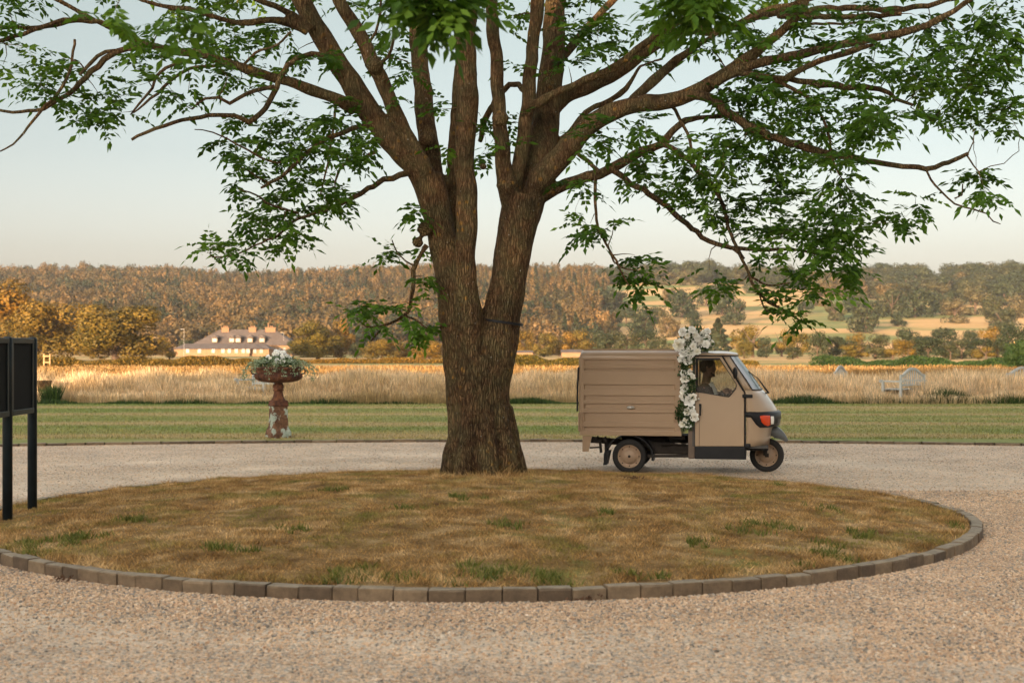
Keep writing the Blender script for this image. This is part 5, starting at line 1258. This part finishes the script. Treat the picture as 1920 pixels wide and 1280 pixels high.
m = MB(); m.lathe([(.074, -.01), (.083, .03), (.082, .07), (.066, .11), (.03, .138), (0, .142)], b3(.005, 0, hz), 24, Matrix.Diagonal((1.17, 1.02, 1))); m.lathe([(.05, -.055), (.07, -.03), (.08, .02), (.07, .06)], b3(-.02, 0, hz), 24, Matrix.Diagonal((1, 1, 1))); m.build('hair', M_hair, drv)
m = MB(); m.tube([b3(.05, -.055, hz-.055), b3(.085, -.03, hz-.085), b3(.088, 0, hz-.098), b3(.085, .03, hz-.085), b3(.05, .055, hz-.055)], [.014, .016, .016, .016, .014], 8); m.build('beard', M_hair, drv)

# ---------------------------------------------------------------- flowers
M_petal, t, b = mat('white_petal'); c_ = ramp(t, attr(t), [(0, (.84, .78, .60)), (.5, (.90, .88, .82)), (1, (.93, .93, .91))]); L(t, c_, b.inputs['Base Color']); b.inputs['Roughness'].default_value = .6; b.inputs['Subsurface Weight'].default_value = .15; b.inputs['Subsurface Radius'].default_value = (.01, .01, .01)
M_gleaf = leafy('garland_leaf', (.03, .055, .02), (.06, .10, .035), (.13, .18, .08), .2)
M_silver = leafy('silver_leaf', (.16, .20, .13), (.30, .34, .25), (.46, .48, .38), .2)
def rose_mesh(name, seed, tone):
    r = random.Random(seed); V, Fc, RR = [], [], []
    for ring, (npt, tilt, rad, sz) in enumerate(((3, 12, .15, .55), (5, 32, .3, .8), (6, 58, .45, .95), (7, 80, .55, 1.0))):
        for k in range(npt):
            a = 2*math.pi*(k+r.random()*.4)/npt+ring; tl = R(tilt+r.uniform(-10, 10)); n0 = len(V)
            for i in range(4):
                for j in range(3):
                    s_ = i/3; wv = (j-1)*(.55*math.sin(math.pi*(.25+.62*s_)))*sz*.75
                    out = rad*.25+s_*sz*math.sin(tl)*.85; up = s_*sz*math.cos(tl)*.8+.08*abs(j-1)-.15*s_*s_*math.sin(tl)
                    V.append((out*math.cos(a)-wv*math.sin(a), out*math.sin(a)+wv*math.cos(a), up)); RR.append(min(1, max(0, tone+.25*s_-.1*(3-ring)+r.uniform(-.1, .1))))
            Fc += [(n0+i*3+j, n0+i*3+j+1, n0+i*3+j+4, n0+i*3+j+3) for i in range(3) for j in range(2)]
    me = np_mesh(name, V, Fc, True, RR); me.materials.append(M_petal); return me
roses = [rose_mesh('rose', i, .35+.16*i) for i in range(4)]
garland = empty('flower_garland', VO, -TH); tag(garland, 'white rose garland running up behind the van door and over the cab roof', 'flower garland')
RS = [(855,165,28),(920,150,24),(965,212,22),(905,250,28),(826,258,38),(852,240,26),(975,250,28),(1025,252,24),(1030,208,22),(1035,158,20),(1060,245,18),(888,190,18),(1000,180,20),(858,325,26),(905,312,32),(880,300,22),(840,362,20),(888,370,30),(960,308,22),(860,460,20),(905,456,18),(928,488,18),(868,506,26),(868,573,27),(865,632,28),(900,662,34),(925,640,26),(915,720,24),(885,745,22),(938,780,28),(850,835,20),(875,805,17),(895,840,20),(1070,250,14),(940,165,20),(988,228,22),(1015,185,20),(930,270,22),(925,752,22),(850,600,16),(1010,165,16),(945,190,20),(890,225,16),(960,275,18)]
for X, Y, r_ in RS:
    top = Y < 290; d = random.uniform(-.06, .05) if top else -.055+random.uniform(-.02, .01)
    p = q3(X, Y, d); s_ = r_/3.8795/F*17.5*1.4
    o = link('rose', random.choice(roses), parent=garland, loc=p); o.scale = (s_,)*3
    n_ = Vector((random.gauss(0, .35)+((X-930)/250 if top else 0), -1, random.gauss(.15, .3)+((220-Y)/200 if top else 0))); o.rotation_euler = n_.to_track_quat('Z', 'Y').to_euler()
def leafcloud(name, pts, ln, m, par, label=None, ratio=.45):
    V, RR = [], []
    for p, tn in pts:
        d = Vector((random.gauss(0, 1), random.gauss(-.3, 1), random.gauss(.1, 1))).normalized(); n_ = d.orthogonal().normalized(); n_ = Matrix.Rotation(random.uniform(0, 6.28), 3, d) @ n_
        l_ = ln*random.uniform(.6, 1.3); s_ = n_*l_*ratio/2; V += [p[:], (p+d*l_*.45+s_)[:], (p+d*l_)[:], (p+d*l_*.45-s_)[:]]; RR += [min(1, max(0, tn))]*4
    return link(name, np_mesh(name, V, np.arange(len(V)).reshape(-1, 4), False, RR), m, par)
pts = []
for _ in range(1500):
    Y = random.uniform(285, 862); wob = 8*math.sin(Y/40); tw = 1 if 330 < Y < 820 else .7
    X = 886+wob+random.gauss(0, 24)*tw; pts.append((q3(min(948, max(828, X)), Y, -.03+random.gauss(0, .025)), random.random()))
for _ in range(1000):
    a_ = random.uniform(0, 6.28); r_ = math.sqrt(random.random()); X, Y = 945+120*r_*math.cos(a_), 222+88*r_*math.sin(a_)+(12 if math.cos(a_) > .5 else 0)
    pts.append((q3(X, min(302, Y), random.uniform(-.03, .35)), random.random()))
for _ in range(70): pts.append((q3(random.gauss(825, 12), random.gauss(765, 18), -.04), random.random()*.6))
leafcloud('foliage', pts, .055, M_gleaf, garland)
m = MB(); m.tube([q3(890, 860, -.02), q3(886, 600, -.02), q3(890, 330, -.02), q3(900, 285, .03), q3(930, 280, .2)], .012, 6); m.build('stem', M_gleaf, garland)

# ---------------------------------------------------------------- rusty urn
M_rust, t, b = mat('rust'); g = objco(t); n1 = noise(t, g, 7, 6, .7); n2 = noise(t, objco(t, (1, 1, .5)), 22, 5, .7)
c = ramp(t, n1, [(.3, (.025, .012, .009)), (.48, (.085, .032, .018)), (.6, (.17, .065, .028)), (.75, (.26, .13, .06))])
c = mixc(t, 1, c, ramp(t, n2, [(.3, (.55, .55, .55)), (.7, (1.3, 1.25, 1.2))]), 'MULTIPLY'); L(t, c, b.inputs['Base Color']); b.inputs['Roughness'].default_value = .9; bump(t, b, n2, .6, .01)
M_peel, t, b = mat('peeling_paint'); g = objco(t); n1 = noise(t, g, 5.5, 5, .6)
c2 = ramp(t, noise(t, g, 11, 6, .7), [(.3, (.04, .02, .013)), (.5, (.13, .06, .03)), (.7, (.27, .15, .08))])
pf = ramp(t, n1, [(.50, (0, 0, 0)), (.53, (1, 1, 1))]); c = mixc(t, pf, c2, ramp(t, noise(t, g, 18, 4), [(.3, (.22, .28, .24)), (.7, (.40, .44, .37))]))
L(t, c, b.inputs['Base Color']); b.inputs['Roughness'].default_value = .85; bump(t, b, pf, .5, .006)
UY = 24.1; ub = P(522, 0, UY); urn = empty('garden_urn', (ub.x, UY, .045)); urn.rotation_euler = (0, 0, R(28))
tag(urn, 'rusty fluted iron urn on a tall pedestal with peeling paint at the lawn edge', 'urn')
k_ = UY/F/5.816
def uz(Y): return (1165-Y)*k_
def sq(m, levels, ch=.12):
    V = []
    for hw, z_ in levels:
        c1_ = hw*(1-ch)
        V += [(hw, -c1_, z_), (hw, c1_, z_), (c1_, hw, z_), (-c1_, hw, z_), (-hw, c1_, z_), (-hw, -c1_, z_), (-c1_, -hw, z_), (c1_, -hw, z_)]
    m.add(V, [(i*8+j, i*8+(j+1) % 8, (i+1)*8+(j+1) % 8, (i+1)*8+j) for i in range(len(levels)-1) for j in range(8)]); m.add(V[:8], [tuple(range(7, -1, -1))]); m.add(V[-8:], [tuple(range(8))])
s2 = .5*k_*.78
m = MB(); sq(m, [(290*s2, uz(1175)), (295*s2, uz(1125)), (280*s2, uz(1095)), (250*s2, uz(1065)), (232*s2, uz(1050)), (222*s2, uz(1030)), (205*s2, uz(822))]); m.build('pedestal', M_peel, urn)
m = MB(); sq(m, [(205*s2, uz(822)), (236*s2, uz(818)), (240*s2, uz(806)), (222*s2, uz(798)), (215*s2, uz(765)), (190*s2, uz(758))]); m.build('pedestal_cap', M_rust, urn)
hk = k_*.5
m = MB(); m.lathe([(160*hk, uz(760)), (150*hk, uz(750)), (112*hk, uz(720)), (96*hk, uz(680)), (92*hk, uz(655)), (118*hk, uz(650)), (118*hk, uz(642)), (96*hk, uz(636)), (118*hk, uz(620)), (122*hk, uz(605)), (112*hk, uz(588)), (88*hk, uz(575)), (110*hk, uz(562))], (0, 0, 0), 48, None, lambda a, z: .05*math.cos(a*12) if uz(745) < z < uz(660) else 0); m.build('stem', M_rust, urn)
m = MB(); m.lathe([(100*hk, uz(568)), (300*hk, uz(560)), (420*hk, uz(545)), (490*hk, uz(522)), (515*hk, uz(498)), (505*hk, uz(480)), (480*hk, uz(465)), (490*hk, uz(440)), (520*hk, uz(418)), (552*hk, uz(412)), (556*hk, uz(398)), (530*hk, uz(393)), (480*hk, uz(400)), (440*hk, uz(430)), (0, uz(440))], (0, 0, 0), 120, None, lambda a, z: .022*math.cos(a*30) if uz(548) < z < uz(470) else 0); m.build('bowl', M_rust, urn)
for s in (1, -1):
    m = MB(); m.tube([Vector((s*500*hk, 0, uz(475))), Vector((s*590*hk, 0, uz(468))), Vector((s*620*hk, 0, uz(440))), Vector((s*580*hk, 0, uz(418))), Vector((s*530*hk, 0, uz(415)))], .013, 8); m.build('handle', M_rust, urn)
fl = empty('potted_flowers', (ub.x, UY, .045+uz(400))); tag(fl, 'white blossoms and trailing silver foliage filling the rusty urn', 'flowers')
pts = []
for _ in range(1400):
    a_ = random.uniform(0, 6.28); r_ = math.sqrt(random.random()); r3 = .40*r_; pts.append((Vector((r3*math.cos(a_), r3*math.sin(a_), .17*(1-r_**2)+random.uniform(-.02, .05))), random.random()))
leafcloud('foliage', pts, .055, M_gleaf, fl)
pts = []
for s in range(34):
    a_ = s/34*6.28+random.uniform(-.1, .1); R0 = random.uniform(.55, .72) if abs(math.cos(a_)) > .5 else random.uniform(.42, .5); dz = random.uniform(-.30, -.06)
    if math.cos(a_) > .6: dz -= .03; R0 = min(R0, .64)
    for _ in range(85):
        f_ = random.random(); r3 = .12+(R0-.12)*min(1, f_*1.25); z_ = .13*(1-f_)+.03+(dz*max(0, (f_-.5)/.5)**1.6)
        pts.append((Vector((r3*math.cos(a_)+random.gauss(0, .025), r3*math.sin(a_)+random.gauss(0, .025), z_+random.gauss(0, .018))), random.random()))
leafcloud('trailing_foliage', pts, .035, M_silver, fl, ratio=.7)
for _ in range(52):
    a_ = random.uniform(0, 6.28); r_ = math.sqrt(random.random()); r3 = .29*r_
    o = link('blossom', random.choice(roses), parent=fl, loc=(r3*math.cos(a_), r3*math.sin(a_)-.02, .20*(1-r_**2)+.065+random.uniform(-.01, .03))); o.scale = (random.uniform(.034, .052),)*3
    o.rotation_euler = Vector((math.cos(a_)*r_+random.gauss(0, .3), math.sin(a_)*r_-.5, .8)).to_track_quat('Z', 'Y').to_euler()

# ---------------------------------------------------------------- notice board at the left edge
M_board = simple('dark_green_blue_paint', (.010, .016, .020), .45, var=.25, scale=6, coat=.1); M_panel = simple('dark_panel', (.006, .006, .006), .8, var=.2)
nb = empty('notice_board', (P(14, 0, 12.3).x, 12.3, .05)); tag(nb, 'dark painted notice board on round posts at the left edge of the grass island', 'sign')
p1 = P(14, 968, 12.3); p2 = P(60.5, 950, 13.0); dv = (Vector((p2.x, p2.y, 0))-Vector((p1.x, p1.y, 0)))
org = Vector((p1.x, p1.y, 0)); NBO = Vector(nb.location)
for f_ in (-1, 0, 1):
    q = org+dv*f_; m = MB(); zt1 = P(0, 632, 12.3).z-.0
    m.lathe([(0, -.05), (.044, -.05), (.044, zt1-.012-.0), (.04, zt1-.002), (.025, zt1+.006), (0, zt1+.007)], (q.x-NBO.x, q.y-NBO.y, -.05), 24); m.build('post', M_board, nb)
zbo = P(0, 779, 12.3).z; dn_ = dv.normalized(); nrm = Vector((dn_.y, -dn_.x, 0))
for f_ in (-1, 0):
    a_ = org+dv*f_+dn_*.044-NBO; b_ = org+dv*(f_+1)-dn_*.044-NBO; m = MB()
    mid_ = (a_+b_)/2; L_ = (b_-a_).length; rot = Matrix.Rotation(math.atan2(dn_.y, dn_.x), 3, 'Z')
    m.box((mid_.x, mid_.y, (zt1+zbo)/2-.05), (L_, .035, zt1-zbo-.08), rot); m.build('panel', M_panel, nb)
    m = MB()
    for z_ in (zt1-.03, zbo+.02): m.box((mid_.x, mid_.y, z_-.05), (L_, .07, .05), rot, .006)
    for s in (-1, 1): m.box((mid_.x+dn_.x*s*(L_/2-.02), mid_.y+dn_.y*s*(L_/2-.02), (zt1+zbo)/2-.05), (.04, .06, zt1-zbo-.05), rot)
    m.build('panel_frame', M_board, nb)

# ---------------------------------------------------------------- white garden benches in the long grass
M_bench = simple('whitewashed_wood', (.40, .41, .38), .75, var=.1, bmp=.2)
def make_bench():
    r = empty('garden_bench'); L_, D_ = 1.5, .55
    for x in (-L_/2, L_/2):
        for y in (0, D_):
            m = MB(); m.box((x, y, .32 if y == 0 else .42), (.065, .065, .64 if y == 0 else .84)); m.build('leg', M_bench, r)
        m = MB(); m.box((x, D_/2, .66), (.08, D_+.12, .045)); m.tube([(x-.04, -.06, .66), (x+.04, -.06, .66)], .05, 12); m.box((x, D_/2, .15), (.04, D_, .05)); m.build('armrest', M_bench, r)
    m = MB()
    for k in range(5): m.box((0, .04+k*.11, .43), (L_, .085, .025))
    m.box((0, 0, .39), (L_, .03, .07)); m.build('seat', M_bench, r)
    m = MB(); pts = [Vector((x, D_, .82+.20*max(0, math.cos(x/.62*math.pi/2))**1.0 if abs(x) < .62 else .82)) for x in np.linspace(-L_/2, L_/2, 25)]
    for a, b2 in zip(pts, pts[1:]): m.bar(a, b2, .05, .07)
    m.box((0, D_, .55), (L_, .04, .05))
    for k in range(11):
        x = -L_/2+L_*(k+.5)/11; zt_ = .82+(.20*max(0, math.cos(x/.62*math.pi/2)) if abs(x) < .62 else 0); m.box((x, D_, (.55+zt_)/2), (.03, .022, zt_-.55))
    m.build('backrest', M_bench, r); return r
def copy_tree(o, parent=None):
    c = o.copy(); col.objects.link(c); c.parent = parent
    for ch in list(o.children): copy_tree(ch, c)
    return c
b0 = make_bench()
bs = [(1678, 40.2, -132, 'whitewashed arched bench turned end on, clearest of the benches at the right'), (1545, 45.5, -118, 'whitewashed bench half sunk in tall grass just right of the van nose'),
      (1892, 43.0, -150, 'whitewashed arched bench cut by the right edge of the picture'), (470, 41.0, -48, 'whitewashed bench showing low in the meadow edge just left of the urn stem'),]
for i, (u, Yd, rz, lab) in enumerate(bs):
    o = b0 if i == 0 else copy_tree(b0); o.location = (P(u, 0, Yd).x, Yd, .02); o.rotation_euler = (0, 0, R(rz)); tag(o, lab, 'bench', 'white benches in the meadow')

# old stump among weeds at the left of the meadow
m = MB(); p = P(84, 0, 40.5); m.lathe([(.30, 0), (.21, .2), (.17, .45), (.20, .68), (.13, .62), (.08, .5), (0, .48)], (0, 0, 0), 24, None, lambda a, z: .12*math.cos(a*5+z*3)+.07*math.cos(a*11)); o = m.build('tree_stump', M_bark, None, (p.x, 40.5, 0)); tag(o, 'old grey tree stump at the meadow edge beside the notice board', 'stump')
# dry leaf litter lump on the island
for u, v in ((1188, 908), (1105, 1126), (118, 1092)):
    Yd = 1.5*F/(v-HY) if v < 1000 else 1.6*F/(v-HY); p = P(u, v, Yd); m = []
    zb_ = float(island_h(p.x, Yd)) if v < 1000 else 0
    for _ in range(40): m.append((Vector((random.gauss(0, .05), random.gauss(0, .03), abs(random.gauss(0, .012))+.006)), random.random()))
    o = leafcloud('dead_leaves', m, .035, simple('dead_leaf', (.10, .05, .025), .9), None); o.location = (p.x, Yd, zb_)
    tag(o, {1188: 'small heap of dead leaves on the island in front of the van', 1105: 'dead leaves lying on gravel against the front of the kerb', 118: 'brown dead leaves on the gravel below the kerb at the left'}[u], 'dead leaves', kind='stuff')

# ---------------------------------------------------------------- unseen manor added behind the viewer, sized to shade the drive
manor = empty('unseen_shade_manor', (-8, -42, 0)); tag(manor, 'unseen stone manor house added behind the viewer to shade the drive', 'house')
m = MB(); m.box((0, -8, 4.2), (84, 16, 8.4)); m.build('wall', M_stonewall, manor)
m = MB(); hipped(m, -42.6, 42.6, -16.6, .6, 8.42, 12.6, 8); rf = m.build('roof', M_slate, manor)
for x in range(-38, 40, 6):
    for z_ in (2.4, 6.4):
        m = MB(); m.box((x, .06, z_), (1.7, .16, 2.5)); wn = m.build('window', M_white, manor); m = MB(); m.box((x, .15, z_), (1.4, .06, 2.2)); m.build('pane', M_glassdark, wn)

# ---------------------------------------------------------------- evening haze
m = MB(); m.box((0, 1425, 36), (3500, 3700, 76)); hz_ = m.build('haze', None); tag(hz_, 'thin warm evening haze over the valley', 'haze', kind='stuff')
mm = bpy.data.materials.new('haze_air'); mm.use_nodes = True; tt = mm.node_tree; tt.nodes.remove(tt.nodes['Principled BSDF'])
pv = tt.nodes.new('ShaderNodeVolumePrincipled'); pv.inputs['Color'].default_value = (.93, .93, .93, 1); pv.inputs['Density'].default_value = .00013; pv.inputs['Anisotropy'].default_value = .2
tt.links.new(pv.outputs[0], tt.nodes['Material Output'].inputs['Volume']); hz_.data.materials.append(mm)
